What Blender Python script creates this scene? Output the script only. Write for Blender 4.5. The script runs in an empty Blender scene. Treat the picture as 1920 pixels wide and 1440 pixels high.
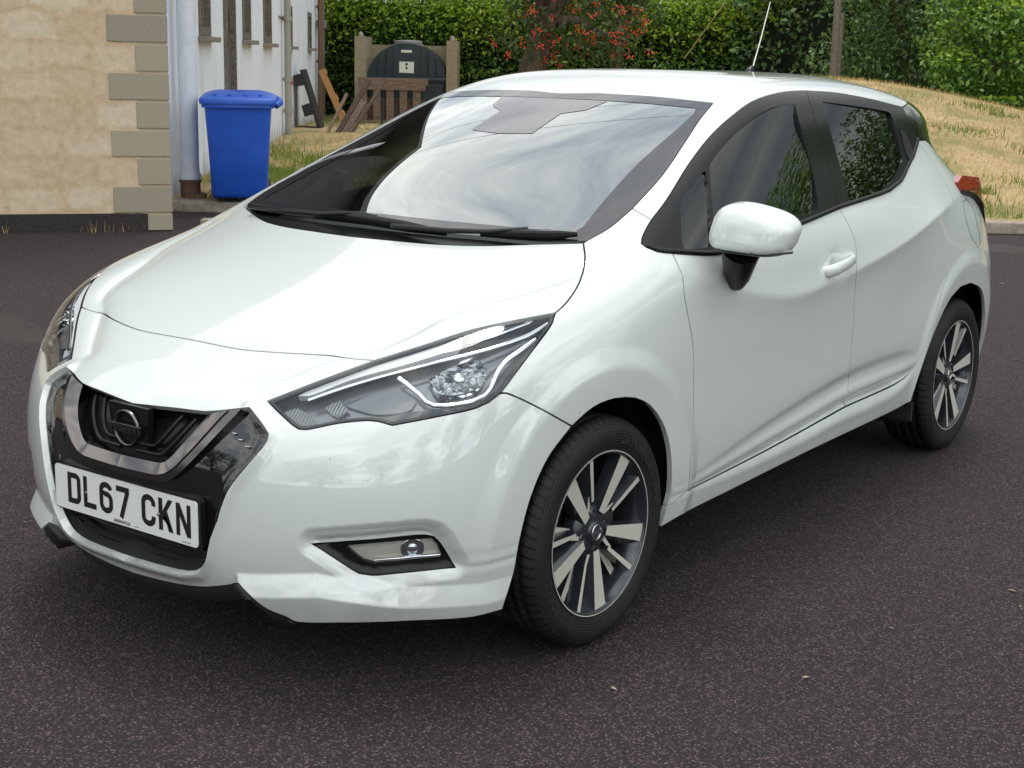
import bpy, bmesh, math, random
import numpy as np
from mathutils import Vector, Matrix
from mathutils.geometry import delaunay_2d_cdt
SC=bpy.context.scene; COL=SC.collection
rnd=random.Random(7); R=math.radians
# ---------------- camera ----------------
cd=bpy.data.cameras.new('camera'); cam=bpy.data.objects.new('camera',cd); COL.objects.link(cam)
yaw,pitch,roll=-0.627703,-0.219792,0.022403
d=Vector((math.sin(yaw)*math.cos(pitch),math.cos(yaw)*math.cos(pitch),math.sin(pitch)))
r0=d.cross(Vector((0,0,1))).normalized(); u0=r0.cross(d)
cr,sr=math.cos(roll),math.sin(roll); r1=cr*r0+sr*u0; u1=-sr*r0+cr*u0
CAMP=Vector((2.72477,-2.99529,1.47052))
cam.matrix_world=Matrix(((r1.x,u1.x,-d.x,CAMP.x),(r1.y,u1.y,-d.y,CAMP.y),(r1.z,u1.z,-d.z,CAMP.z),(0,0,0,1)))
cd.sensor_fit='HORIZONTAL'; cd.sensor_width=36; cd.lens=2738.705/1920*36; cd.clip_start=.05; cd.clip_end=1000
SC.camera=cam
# ---------------- world: nishita sky behind procedural clouds ----------------
SUN_AZ=(-.30,.60); SUN_EL=R(74)
W=bpy.data.worlds.new('World'); SC.world=W; W.use_nodes=True
nt=W.node_tree; N=nt.nodes; L=nt.links; bg=N['Background']
sky=N.new('ShaderNodeTexSky'); sky.sky_type='NISHITA'; sky.sun_disc=False
sky.sun_elevation=SUN_EL; sky.sun_rotation=math.atan2(SUN_AZ[0],SUN_AZ[1])
tc=N.new('ShaderNodeTexCoord'); sx=N.new('ShaderNodeSeparateXYZ'); L.new(tc.outputs['Generated'],sx.inputs[0])
def wm(op,a,b=None,c=None):
    n=N.new('ShaderNodeMath'); n.operation=op
    for i,x in enumerate((a,b,c)):
        if x is None: continue
        if hasattr(x,'is_linked'): L.new(x,n.inputs[i])
        else: n.inputs[i].default_value=x
    return n.outputs[0]
zz=wm('MAXIMUM',sx.outputs[2],0.0); dv=wm('ADD',zz,.22)
cx=N.new('ShaderNodeCombineXYZ'); L.new(wm('DIVIDE',sx.outputs[0],dv),cx.inputs[0]); L.new(wm('DIVIDE',sx.outputs[1],dv),cx.inputs[1])
def wnoise(scale,detail,dist,seed):
    n=N.new('ShaderNodeTexNoise'); n.noise_dimensions='4D'; n.inputs['W'].default_value=seed
    n.inputs['Scale'].default_value=scale; n.inputs['Detail'].default_value=detail; n.inputs['Roughness'].default_value=.58; n.inputs['Distortion'].default_value=dist
    L.new(cx.outputs[0],n.inputs['Vector']); return n.outputs['Fac']
def wramp(x,stops):
    n=N.new('ShaderNodeValToRGB'); e=n.color_ramp.elements
    while len(e)<len(stops): e.new(.5)
    for el,(p,c) in zip(e,stops): el.position=p; el.color=(*c,1)
    L.new(x,n.inputs[0]); return n.outputs[0]
cl=wramp(wnoise(2.3,8,.6,3.1),[(.30,(3.9,4.6,5.6)),(.43,(6.2,6.9,7.6)),(.52,(10.2,10.5,10.4)),(.62,(14.8,14.9,14.0))])
cov=wramp(wnoise(.9,4,.2,8.4),[(.25,(.45,.45,.45)),(.42,(1,1,1))])
dot=N.new('ShaderNodeVectorMath'); dot.operation='DOT_PRODUCT'; L.new(tc.outputs['Generated'],dot.inputs[0]); _s=Vector((SUN_AZ[0],SUN_AZ[1],0)).normalized()*math.cos(SUN_EL)+Vector((0,0,math.sin(SUN_EL))); dot.inputs[1].default_value=Vector((.80,-.45,.40)).normalized()
sky_fill=wm('MULTIPLY_ADD',wm('POWER',wm('MULTIPLY_ADD',dot.outputs['Value'],.5,.5),1.5),.90,.55)  # added: sky brightened behind the camera's right, to fill the car's near side
cle=wm('MULTIPLY_ADD',zz,.12,.92)
d2=N.new('ShaderNodeVectorMath'); d2.operation='DOT_PRODUCT'; L.new(tc.outputs['Generated'],d2.inputs[0]); d2.inputs[1].default_value=Vector((.30,.85,.36)).normalized()
st_=N.new('ShaderNodeMapRange'); st_.interpolation_type='SMOOTHSTEP'; st_.inputs[1].default_value=.72; st_.inputs[2].default_value=.97; st_.inputs[3].default_value=1.0; st_.inputs[4].default_value=.48; L.new(d2.outputs['Value'],st_.inputs[0])
cle=wm('MULTIPLY',cle,st_.outputs[0])   # a dark rain cloud behind the car, to its left
gm=N.new('ShaderNodeVectorMath'); gm.operation='SCALE'; L.new(cl,gm.inputs[0]); L.new(wm('MULTIPLY',sky_fill,cle),gm.inputs['Scale'])
cl=gm.outputs[0]
mx=N.new('ShaderNodeMixRGB'); L.new(cov,mx.inputs[0]); L.new(sky.outputs[0],mx.inputs[1]); L.new(cl,mx.inputs[2])
L.new(mx.outputs[0],bg.inputs['Color']); bg.inputs['Strength'].default_value=.13
# ---------------- sun ----------------
sd=bpy.data.lights.new('sun','SUN'); sd.energy=1.3; sd.angle=R(20); sd.color=(1,.95,.87)
so=bpy.data.objects.new('sun',sd); COL.objects.link(so)
sv=Vector((SUN_AZ[0],SUN_AZ[1],0)).normalized()*math.cos(SUN_EL)+Vector((0,0,math.sin(SUN_EL)))
so.rotation_euler=sv.to_track_quat('Z','Y').to_euler(); so.location=sv*40
SC.view_settings.view_transform='Standard'; SC.view_settings.look='None'; SC.view_settings.gamma=1; SC.view_settings.exposure=0.16

# ---------------- helpers ----------------
def obj(name,me,mat=None,parent=None,label=None,cat=None,group=None,kind=None):
    o=bpy.data.objects.new(name,me); COL.objects.link(o)
    if me is not None and mat is not None and hasattr(me,'materials') and len(me.materials)==0:
        for m in (mat if isinstance(mat,(list,tuple)) else [mat]): me.materials.append(m)
    if parent: o.parent=parent
    if label: o['label']=label
    if cat: o['category']=cat
    if group: o['group']=group
    if kind: o['kind']=kind
    return o
def thing(name,loc,label,cat,group=None,rz=0):
    o=obj(name,None,None,None,label,cat,group); o.location=loc; o.rotation_euler.z=rz; o.empty_display_size=.2
    return o
class MB:
    def __init__(s): s.v=[]; s.f=[]; s.m=[]; s.sm=[]
    def add(s,v,f,m=0,smooth=False):
        b=len(s.v); s.v+=[tuple(p) for p in v]; s.f+=[[i+b for i in q] for q in f]; s.m+=[m]*len(f); s.sm+=[smooth]*len(f); return s
    def box(s,c,size,ax=None,m=0,bev=0):
        X,Y,Z=ax if ax else (Vector((1,0,0)),Vector((0,1,0)),Vector((0,0,1)))
        c=Vector(c); hx,hy,hz=[q/2 for q in size]
        if bev<=0:
            v=[c+X*a*hx+Y*b*hy+Z*e*hz for a in(-1,1) for b in(-1,1) for e in(-1,1)]
            f=[(0,1,3,2),(4,6,7,5),(0,4,5,1),(2,3,7,6),(0,2,6,4),(1,5,7,3)]
            return s.add(v,f,m)
        bm=bmesh.new(); bmesh.ops.create_cube(bm,size=1)
        for q in bm.verts: q.co=Vector((q.co.x*hx*2,q.co.y*hy*2,q.co.z*hz*2))
        bmesh.ops.bevel(bm,geom=bm.edges[:],offset=bev,segments=2,profile=.6,affect='EDGES',clamp_overlap=True)
        bm.verts.index_update()
        v=[c+X*q.co.x+Y*q.co.y+Z*q.co.z for q in bm.verts]; f=[[q.index for q in p.verts] for p in bm.faces]; bm.free()
        return s.add(v,f,m)
    def tube(s,pts,rad,n=8,m=0,cap=True,flat=1.0,up=None):
        pts=[Vector(p) for p in pts]; rr=rad if isinstance(rad,(list,tuple)) else [rad]*len(pts); v=[]
        pu=None
        for i,p in enumerate(pts):
            t=(pts[min(i+1,len(pts)-1)]-pts[max(i-1,0)]).normalized()
            if up is not None: a=(Vector(up[i])-t*Vector(up[i]).dot(t)).normalized()
            elif pu is None:
                a=t.orthogonal().normalized()
            else: a=(pu-t*pu.dot(t)).normalized()
            pu=a; b=t.cross(a)
            for k in range(n):
                w=2*math.pi*k/n; v.append(p+a*math.cos(w)*rr[i]*flat+b*math.sin(w)*rr[i])
        f=[(i*n+k,i*n+(k+1)%n,(i+1)*n+(k+1)%n,(i+1)*n+k) for i in range(len(pts)-1) for k in range(n)]
        s.add(v,f,m,True)
        if cap: s.add(v[:n],[list(range(n))[::-1]],m); s.add(v[-n:],[list(range(n))],m)
        return s
    def lathe(s,prof,n=32,m=0,ax=(1,0,0),c=(0,0,0),smooth=True):
        A=Vector(ax).normalized(); B=A.orthogonal().normalized()
        if abs(A.x)>.9: B=Vector((0,1,0))
        Cx=A.cross(B); c=Vector(c); v=[]
        for a,r in prof:
            for k in range(n):
                w=2*math.pi*k/n; v.append(c+A*a+(B*math.cos(w)+Cx*math.sin(w))*r)
        f=[(i*n+k,i*n+(k+1)%n,(i+1)*n+(k+1)%n,(i+1)*n+k) for i in range(len(prof)-1) for k in range(n)]
        return s.add(v,f,m,smooth)
    def prism(s,poly,h,X,Y,Z,c=(0,0,0),m=0):
        """poly 2D in X,Y, extruded h along Z"""
        c=Vector(c); n=len(poly)
        a=[c+X*p[0]+Y*p[1] for p in poly]; b=[p+Z*h for p in a]
        s.add(a+b,[list(range(n))[::-1],list(range(n,2*n))]+[(i,(i+1)%n,n+(i+1)%n,n+i) for i in range(n)],m); return s
    def mesh(s,name,recalc=True):
        me=bpy.data.meshes.new(name); me.from_pydata(s.v,[],s.f)
        me.polygons.foreach_set('material_index',s.m); me.polygons.foreach_set('use_smooth',s.sm)
        if recalc:
            bm=bmesh.new(); bm.from_mesh(me); bmesh.ops.recalc_face_normals(bm,faces=bm.faces[:]); bm.to_mesh(me); bm.free()
        me.update(); return me
    def build(s,name,mat,parent=None,**k):
        return obj(name,s.mesh(name),mat,parent,**k)
# ---------------- materials ----------------
def mat(name,col,rough=.5,metal=0,coat=0,spec=.5,alpha=None,**kw):
    m=bpy.data.materials.new(name); m.use_nodes=True; b=m.node_tree.nodes['Principled BSDF']
    b.inputs['Base Color'].default_value=(*col,1); b.inputs['Roughness'].default_value=rough; b.inputs['Metallic'].default_value=metal
    b.inputs['Coat Weight'].default_value=coat; b.inputs['Coat Roughness'].default_value=kw.get('coatr',.02); b.inputs['Specular IOR Level'].default_value=spec
    return m
class NT:
    def __init__(s,m): s.m=m; s.t=m.node_tree; s.b=s.t.nodes['Principled BSDF']
    def n(s,typ,**k):
        x=s.t.nodes.new(typ)
        for a,b in k.items():
            if a in x.inputs.keys(): 
                if hasattr(b,'is_linked'): s.t.links.new(b,x.inputs[a])
                else: x.inputs[a].default_value=b
            else: setattr(x,a,b)
        return x
    def l(s,a,b): s.t.links.new(a,b)
    def pos(s): 
        g=s.n('ShaderNodeNewGeometry'); return g.outputs['Position']
    def noise(s,v,scale,detail=4,rough=.6,dist=0):
        x=s.n('ShaderNodeTexNoise'); x.inputs['Scale'].default_value=scale; x.inputs['Detail'].default_value=detail; x.inputs['Roughness'].default_value=rough; x.inputs['Distortion'].default_value=dist
        s.l(v,x.inputs['Vector']); return x.outputs['Fac']
    def ramp(s,f,stops):
        x=s.n('ShaderNodeValToRGB'); e=x.color_ramp.elements
        while len(e)<len(stops): e.new(.5)
        for el,(p,c) in zip(e,stops): el.position=p; el.color=(*c,1) if len(c)==3 else c
        s.l(f,x.inputs[0]); return x.outputs[0]
    def mix(s,f,a,b,mode='MIX'):
        x=s.n('ShaderNodeMixRGB'); x.blend_type=mode
        for i,q in enumerate((f,a,b)):
            if hasattr(q,'is_linked'): s.l(q,x.inputs[i])
            else: x.inputs[i].default_value=q if i==0 else (*q,1)
        return x.outputs[0]
    def math(s,op,a,b=0.0):
        x=s.n('ShaderNodeMath'); x.operation=op
        for i,q in enumerate((a,b)):
            if hasattr(q,'is_linked'): s.l(q,x.inputs[i])
            else: x.inputs[i].default_value=q
        return x.outputs[0]
    def bump(s,h,strength,dist=.01):
        x=s.n('ShaderNodeBump'); x.inputs['Strength'].default_value=strength; x.inputs['Distance'].default_value=dist
        s.l(h,x.inputs['Height']); s.l(x.outputs[0],s.b.inputs['Normal'])
    def scaled(s,v,sc):
        x=s.n('ShaderNodeMapping'); x.inputs['Scale'].default_value=sc; s.l(v,x.inputs['Vector']); return x.outputs[0]
def glass(name,tint,ior=1.6,rough=0.0,gain=1.0,floor=0.0):
    m=bpy.data.materials.new(name); m.use_nodes=True; t=m.node_tree; t.nodes.clear()
    o=t.nodes.new('ShaderNodeOutputMaterial'); mx=t.nodes.new('ShaderNodeMixShader'); tr=t.nodes.new('ShaderNodeBsdfTransparent'); gl=t.nodes.new('ShaderNodeBsdfGlossy'); fr=t.nodes.new('ShaderNodeFresnel')
    tr.inputs[0].default_value=(*tint,1); gl.inputs['Roughness'].default_value=rough; ge=t.nodes.new('ShaderNodeNewGeometry'); io=t.nodes.new('ShaderNodeMapRange'); io.inputs[3].default_value=ior; io.inputs[4].default_value=1/ior; t.links.new(ge.outputs['Backfacing'],io.inputs[0]); t.links.new(io.outputs[0],fr.inputs[0])  # same reflectance from inside
    gl.inputs['Color'].default_value=(.96,.99,1,1)
    mu=t.nodes.new('ShaderNodeMath'); mu.operation='MULTIPLY_ADD'; mu.use_clamp=True; mu.inputs[1].default_value=gain; mu.inputs[2].default_value=floor; t.links.new(fr.outputs[0],mu.inputs[0]); t.links.new(mu.outputs[0],mx.inputs[0]); t.links.new(tr.outputs[0],mx.inputs[1]); t.links.new(gl.outputs[0],mx.inputs[2]); t.links.new(mx.outputs[0],o.inputs[0]); return m
M={}
M['paint']=mat('white_paint',(.66,.70,.682),.30,0,1.0); M['paint'].node_tree.nodes['Principled BSDF'].inputs['Coat IOR'].default_value=1.75
M['black']=mat('black_plastic',(.009,.009,.010),.25,spec=.3)
M['gloss']=mat('gloss_black',(.006,.006,.007),.06,0,1.0)
M['dark']=mat('dark_cavity',(.008,.008,.009),.8)
M['rubber']=mat('rubber',(.016,.016,.017),.62)
M['chrome']=mat('chrome',(.62,.62,.64),.09,1)
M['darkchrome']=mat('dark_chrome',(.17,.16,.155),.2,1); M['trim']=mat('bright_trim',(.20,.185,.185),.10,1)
M['alloy']=mat('machined_alloy',(.70,.68,.60),.36,.35)
M['alloydark']=mat('dark_alloy',(.035,.039,.046),.22,.4,.5)
M['lens_in']=mat('lamp_housing',(.20,.20,.21),.25,.5)
M['silver']=mat('lamp_reflector',(.75,.76,.78),.10,1)
M['plate']=mat('plate_white',(.78,.79,.77),.3,0,.5)
M['ink']=mat('plate_black',(.012,.012,.014),.4)
M['seat']=mat('seat_cloth',(.05,.05,.055),.9)
M['dash']=mat('dashboard_vinyl',(.05,.055,.058),.6)
M['headliner']=mat('headliner',(.25,.25,.24),.9)
M['tail']=mat('tail_red',(.34,.010,.010),.12,0,.4)
M['amber']=mat('tail_amber',(.22,.045,.015),.15,0,.6)
M['wsglass']=glass('windscreen_glass',(.72,.80,.77),1.6,gain=3.3,floor=.10)
M['sideglass']=glass('side_glass',(.45,.53,.51),1.5,gain=1.25,floor=.03)
M['privacy']=glass('privacy_glass',(.06,.065,.065),1.5,gain=1.15,floor=.01)
M['lens']=glass('clear_lens',(.92,.95,.96),1.5)
M['frit']=mat('glass_frit',(.022,.019,.024),.06,0,.9)
n=NT(M['paint']); p=n.n('ShaderNodeTexCoord').outputs['Object']; sp=n.n('ShaderNodeSeparateXYZ'); n.l(p,sp.inputs[0]); f=n.noise(p,7,6,.7)
lowz=n.n('ShaderNodeMapRange'); lowz.inputs[1].default_value=.52; lowz.inputs[2].default_value=.18; n.l(sp.outputs[2],lowz.inputs[0]); film=n.math('MULTIPLY',n.math('MULTIPLY',lowz.outputs[0],n.ramp(f,[(.4,(0,0,0)),(.75,(1,1,1))])),.5)
sp2=n.n('ShaderNodeTexVoronoi'); sp2.inputs['Scale'].default_value=26; n.l(p,sp2.inputs['Vector']); c2=n.n('ShaderNodeSeparateColor'); n.l(sp2.outputs['Color'],c2.inputs[0])
fleck=n.math('MULTIPLY',n.math('LESS_THAN',sp2.outputs['Distance'],.055),n.math('GREATER_THAN',c2.outputs[0],.90))
n.l(n.mix(n.math('MULTIPLY',fleck,.6),n.mix(film,(.66,.70,.682),(.40,.38,.33)),(.10,.09,.08)),n.b.inputs['Base Color'])   # road film low down, a few insect flecks
n=NT(M['rubber']); n.bump(n.noise(n.pos(),60,3),.15,.002)
n=NT(M['seat']); n.bump(n.noise(n.pos(),300,2),.3,.002)
# ================= CAR BODY SURFACE =================
# ---- body surface: control net of horizontal slices, stations run nose -> side -> tail ----
ROWS=[
(.15,[(0,-.76),(.22,-.745),(.36,-.70),(.49,-.63),(.61,-.54),(.71,-.43),(.77,-.32),(.80,-.12),(.80,.22),(.80,.65),(.80,1.1),(.80,1.6),(.80,2.1),(.80,2.5),(.79,2.75),(.73,2.95),(.57,3.03),(.3,3.07),(0,3.08)]),
(.28,[(0,-0.83),(0.22,-0.815),(0.36,-0.77),(0.5,-0.7),(0.635,-0.605),(0.74,-0.495),(0.805,-0.36),(0.84,-0.12),(0.842,0.22),(0.843,0.65),(0.845,1.1),(0.848,1.6),(0.85,2.1),(0.85,2.5),(0.84,2.8),(0.78,3),(0.6,3.1),(0.33,3.13),(0,3.14)]),
(.46,[(0,-0.835),(0.22,-0.825),(0.36,-0.79),(0.5,-0.72),(0.64,-0.637),(0.745,-0.535),(0.815,-0.385),(0.853,-0.12),(0.862,0.22),(0.862,0.65),(0.862,1.1),(0.864,1.6),(0.868,2.1),(0.868,2.5),(0.855,2.82),(0.79,3.05),(0.62,3.14),(0.33,3.17),(0,3.18)]),
(.64,[(0,-0.8),(0.22,-0.78),(0.35,-0.745),(0.48,-0.68),(0.625,-0.6),(0.74,-0.505),(0.81,-0.345),(0.852,-0.09),(0.862,0.25),(0.865,0.65),(0.866,1.1),(0.87,1.6),(0.873,2.1),(0.873,2.5),(0.86,2.8),(0.8,3.04),(0.64,3.13),(0.34,3.165),(0,3.175)]),
(.71,[(0,-0.72),(0.2,-0.71),(0.33,-0.68),(0.465,-0.625),(0.605,-0.57),(0.735,-0.485),(0.81,-0.32),(0.85,-0.07),(0.862,0.27),(0.868,0.65),(0.869,1.1),(0.872,1.6),(0.875,2.1),(0.874,2.5),(0.86,2.79),(0.8,3.02),(0.64,3.11),(0.34,3.145),(0,3.155)]),
(.785,[(0,-0.6),(0.2,-0.59),(0.34,-0.57),(0.46,-0.55),(0.59,-0.515),(0.71,-0.445),(0.8,-0.28),(0.84,-0.03),(0.858,0.3),(0.866,0.68),(0.868,1.12),(0.871,1.6),(0.874,2.1),(0.872,2.5),(0.857,2.77),(0.782,2.985),(0.635,3.09),(0.34,3.125),(0,3.135)]),
(.87,[(0,-0.38),(0.2,-0.375),(0.36,-0.365),(0.5,-0.335),(0.625,-0.325),(0.725,-0.27),(0.785,-0.12),(0.832,0.09),(0.853,0.36),(0.862,0.7),(0.866,1.13),(0.87,1.6),(0.868,2.1),(0.862,2.48),(0.845,2.75),(0.768,2.965),(0.62,3.06),(0.33,3.1),(0,3.11)]),
(.95,[(0,-0.12),(0.2,-0.11),(0.37,-0.085),(0.51,-0.02),(0.61,0.04),(0.68,0.095),(0.74,0.15),(0.8,0.24),(0.836,0.45),(0.85,0.75),(0.855,1.15),(0.858,1.6),(0.855,2.1),(0.845,2.46),(0.82,2.7),(0.755,2.92),(0.6,3),(0.32,3.04),(0,3.05)]),
(1.02,[(0,.12),(.2,.13),(.36,.155),(.49,.185),(.58,.21),(.64,.235),(.69,.27),(.748,.35),(.792,.53),(.812,.83),(.818,1.2),(.82,1.62),(.82,2.08),(.815,2.42),(.785,2.65),(.72,2.84),(.57,2.92),(.31,2.96),(0,2.97)]),
(1.19,[(0,0.52),(0.18,0.53),(0.33,0.56),(0.44,0.595),(0.51,0.63),(0.565,0.66),(0.615,0.69),(0.665,0.735),(0.7,0.88),(0.717,1.08),(0.724,1.33),(0.726,1.68),(0.724,2.05),(0.717,2.36),(0.68,2.5),(0.6,2.62),(0.5,2.78),(0.27,2.82),(0,2.83)]),
(1.345,[(0,.93),(.17,.94),(.31,.965),(.42,1.0),(.49,1.035),(.525,1.06),(.56,1.09),(.598,1.14),(.628,1.22),(.642,1.35),(.648,1.5),(.648,1.75),(.643,2.05),(.633,2.30),(.605,2.48),(.55,2.58),(.44,2.64),(.24,2.67),(0,2.68)]),
(1.385,[(0,1.06),(0.16,1.07),(0.29,1.09),(0.39,1.12),(0.45,1.15),(0.485,1.18),(0.515,1.21),(0.55,1.26),(0.575,1.33),(0.588,1.43),(0.592,1.56),(0.592,1.78),(0.585,1.98),(0.57,2.17),(0.54,2.31),(0.49,2.39),(0.395,2.44),(0.22,2.465),(0,2.475)]),
(1.415,[(0,1.17),(0.14,1.18),(0.25,1.2),(0.34,1.225),(0.39,1.25),(0.42,1.28),(0.445,1.31),(0.47,1.36),(0.49,1.42),(0.5,1.5),(0.503,1.6),(0.503,1.8),(0.495,1.95),(0.475,2.08),(0.445,2.19),(0.4,2.25),(0.325,2.29),(0.18,2.31),(0,2.315)]),
(1.432,[(0,1.29),(.11,1.295),(.19,1.305),(.255,1.325),(.295,1.345),(.315,1.365),(.333,1.39),(.352,1.43),(.365,1.475),(.373,1.54),(.376,1.62),(.376,1.8),(.372,1.97),(.362,2.1),(.34,2.17),(.305,2.2),(.245,2.22),(.135,2.23),(0,2.235)]),
(1.441,[(0,1.42),(.055,1.425),(.1,1.43),(.135,1.445),(.155,1.46),(.17,1.475),(.18,1.49),(.19,1.51),(.2,1.54),(.2,1.58),(.2,1.64),(.2,1.8),(.2,1.9),(.19,1.98),(.18,2.01),(.16,2.03),(.13,2.045),(.07,2.05),(0,2.055)]),
(1.442,[(0,1.55),(.01,1.55),(.015,1.555),(.02,1.56),(.023,1.565),(.025,1.57),(.027,1.58),(.028,1.59),(.03,1.6),(.03,1.64),(.03,1.68),(.03,1.75),(.03,1.8),(.03,1.84),(.025,1.86),(.02,1.87),(.015,1.88),(.01,1.885),(0,1.89)]),
]
ZL=[.15,.21,.28,.36,.46,.56,.64,.71,.785,.87,.95,1.02,1.10,1.19,1.28,1.345,1.385,1.415,1.432,1.441,1.442]
def make_net():
    zk=np.array([r[0] for r in ROWS]); A=np.array([r[1] for r in ROWS])  # k,19,2
    out=[]
    # monotone-ish cubic (Catmull-Rom on nonuniform knots) between key rows
    m=np.zeros_like(A)
    for k in range(len(zk)):
        a=max(k-1,0); b=min(k+1,len(zk)-1)
        if a<k<b:
            h0=zk[k]-zk[k-1]; h1=zk[k+1]-zk[k]
            m[k]=((A[k]-A[k-1])/h0*h1+(A[k+1]-A[k])/h1*h0)/(h0+h1)
        else: m[k]=(A[b]-A[a])/(zk[b]-zk[a])
    for z in ZL:
        k=min(max(np.searchsorted(zk,z,side='right')-1,0),len(zk)-2); h=zk[k+1]-zk[k]; t=(z-zk[k])/h
        p=(2*t**3-3*t**2+1)*A[k]+(t**3-2*t**2+t)*h*m[k]+(-2*t**3+3*t**2)*A[k+1]+(t**3-t**2)*h*m[k+1]
        out.append(np.concatenate([p,np.full((19,1),z)],1))
    N=np.array(out)            # v,u,3
    mir=np.array([-1,1,1.])
    N=np.concatenate([N[:,1:2]*mir,N,N[:,17:18]*mir],1)
    N=np.concatenate([2*N[:1]-N[1:2],N,2*N[-1:]-N[-2:-1]],0)
    return N                    # (23, 21, 3): index +1
NET=make_net(); NU,NV=18,len(ZL)-1
def _b(t):
    return np.stack([(1-t)**3,3*t**3-6*t**2+4,-3*t**3+3*t**2+3*t+1,t**3],-1)/6
def base(u,v):
    u=np.clip(np.asarray(u,float),0,NU); v=np.clip(np.asarray(v,float),0,NV)
    i=np.minimum(u.astype(int),NU-1); j=np.minimum(v.astype(int),NV-1)
    bu=_b(u-i); bv=_b(v-j); P=0
    for a in range(4):
        for b in range(4):
            P=P+NET[j+b,i+a]*(bu[...,a]*bv[...,b])[...,None]
    return P
def sstep(a,b,x):
    t=np.clip((x-a)/(b-a),0,1); return t*t*(3-2*t)
def cint(x,T):
    X,Y=T[:,0],T[:,1]; m=np.gradient(Y,X); x=np.clip(x,X[0],X[-1])
    k=np.clip(np.searchsorted(X,x,side='right')-1,0,len(X)-2); h=X[k+1]-X[k]; t=(x-X[k])/h
    return (2*t**3-3*t**2+1)*Y[k]+(t**3-2*t**2+t)*h*m[k]+(-2*t**3+3*t**2)*Y[k+1]+(t**3-t**2)*h*m[k+1]
FLUTE=np.array([(0.304,-0.67,0.716),(0.351,-0.62,0.745),(0.395,-0.568,0.772),(0.444,-0.518,0.794),(0.499,-0.472,0.811),(0.532,-0.407,0.836),(0.55,-0.323,0.864),(0.577,-0.24,0.887),(0.616,-0.162,0.904),(0.649,-0.078,0.92),(0.677,0.011,0.936),(0.70,0.09,0.952)])
_t=np.concatenate([[0],np.cumsum(np.linalg.norm(np.diff(FLUTE,axis=0),axis=1))]); FLUTE=np.stack([cint(np.linspace(0,_t[-1],60),np.stack([_t,FLUTE[:,i]],1)) for i in range(3)],1)
FOG_UV=np.array([(3.13,3.23),(3.49,3.31),(3.97,3.4),(4.47,3.48),(4.69,3.49),(4.77,3.48),(4.88,3.42),(4.97,3.25),(5.15,2.53),(4.73,2.51),(4.34,2.46),(4.11,2.42),(3.89,2.39),(3.72,2.45),(3.63,2.56),(3.45,2.83)])
CREASE=np.array([(0.0,.973),(0.127,0.965),(0.219,0.954),(0.283,0.939),(0.368,0.918),(0.471,0.892),(0.588,0.863),(0.722,0.831),(0.869,0.807),(1.027,0.8),(1.195,0.812),(1.352,0.825),(1.51,0.844),(1.682,0.867),(1.863,0.896),(2.041,0.931),(2.239,0.969),(2.5,1.0)])
LOWB=np.array([(0.433,0.315),(0.753,0.328),(1.109,0.347),(1.457,0.37),(1.695,0.373),(1.975,0.389),(2.1,.42)])
LOWT=np.array([(0.445,0.36),(0.897,0.434),(1.435,0.49),(1.679,0.50),(2.061,0.47),(2.1,.46)])
GRILLE3=np.array([(0.325,-0.713,0.673),(0.395,-0.724,0.626),(0.385,-0.751,0.582),(0.34,-0.786,0.511),(0.305,-0.802,0.422),(0.267,-0.805,0.321),(0.236,-0.8,0.279),(0.189,-0.804,0.266),(0.064,-0.814,0.265),(0,-.815,.265)])
BLADE_IN=np.array([(1.82,.300),(1.82,0.263),(1.89,0.244),(1.95,0.225),(2.03,0.208),(2.13,0.195),(2.24,0.186),(2.36,0.178)])
SHP=np.array([(-.6,0),(-.3,0),(-.1,1.2),(.0,2.1),(.08,2.0),(.27,.35),(.40,.25),(.58,.85),(.75,.95),(1.0,.15),(1.2,0),(1.5,0)])
def pldist(P,L):
    sh=P.shape[:-1]; Q=P.reshape(-1,3); best=np.full(len(Q),1e9)
    for a,b in zip(L[:-1],L[1:]):
        ab=b-a; t=np.clip(((Q-a)@ab)/(ab@ab),0,1); dd=((Q-a-t[:,None]*ab)**2).sum(1); best=np.minimum(best,dd)
    return np.sqrt(best).reshape(sh)
def inpoly(x,y,poly):
    ins=np.zeros(np.shape(x),bool); n=len(poly)
    for i in range(n):
        x1,y1=poly[i]; x2,y2=poly[(i+1)%n]
        if y1==y2: continue
        c=((y1>y)!=(y2>y))&(x<(x2-x1)*(y-y1)/(y2-y1)+x1); ins^=c
    return ins
def bnorm(u,v,e=.02):
    du=base(np.minimum(u+e,NU),v)-base(np.maximum(u-e,0),v); dv=base(u,np.minimum(v+e,NV))-base(u,np.maximum(v-e,0))
    n=np.cross(du,dv); return n/np.maximum(np.linalg.norm(n,axis=-1,keepdims=True),1e-12)
FOG3=base(*np.vstack([FOG_UV,FOG_UV[:1]]).T)
FEAT=True
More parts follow.
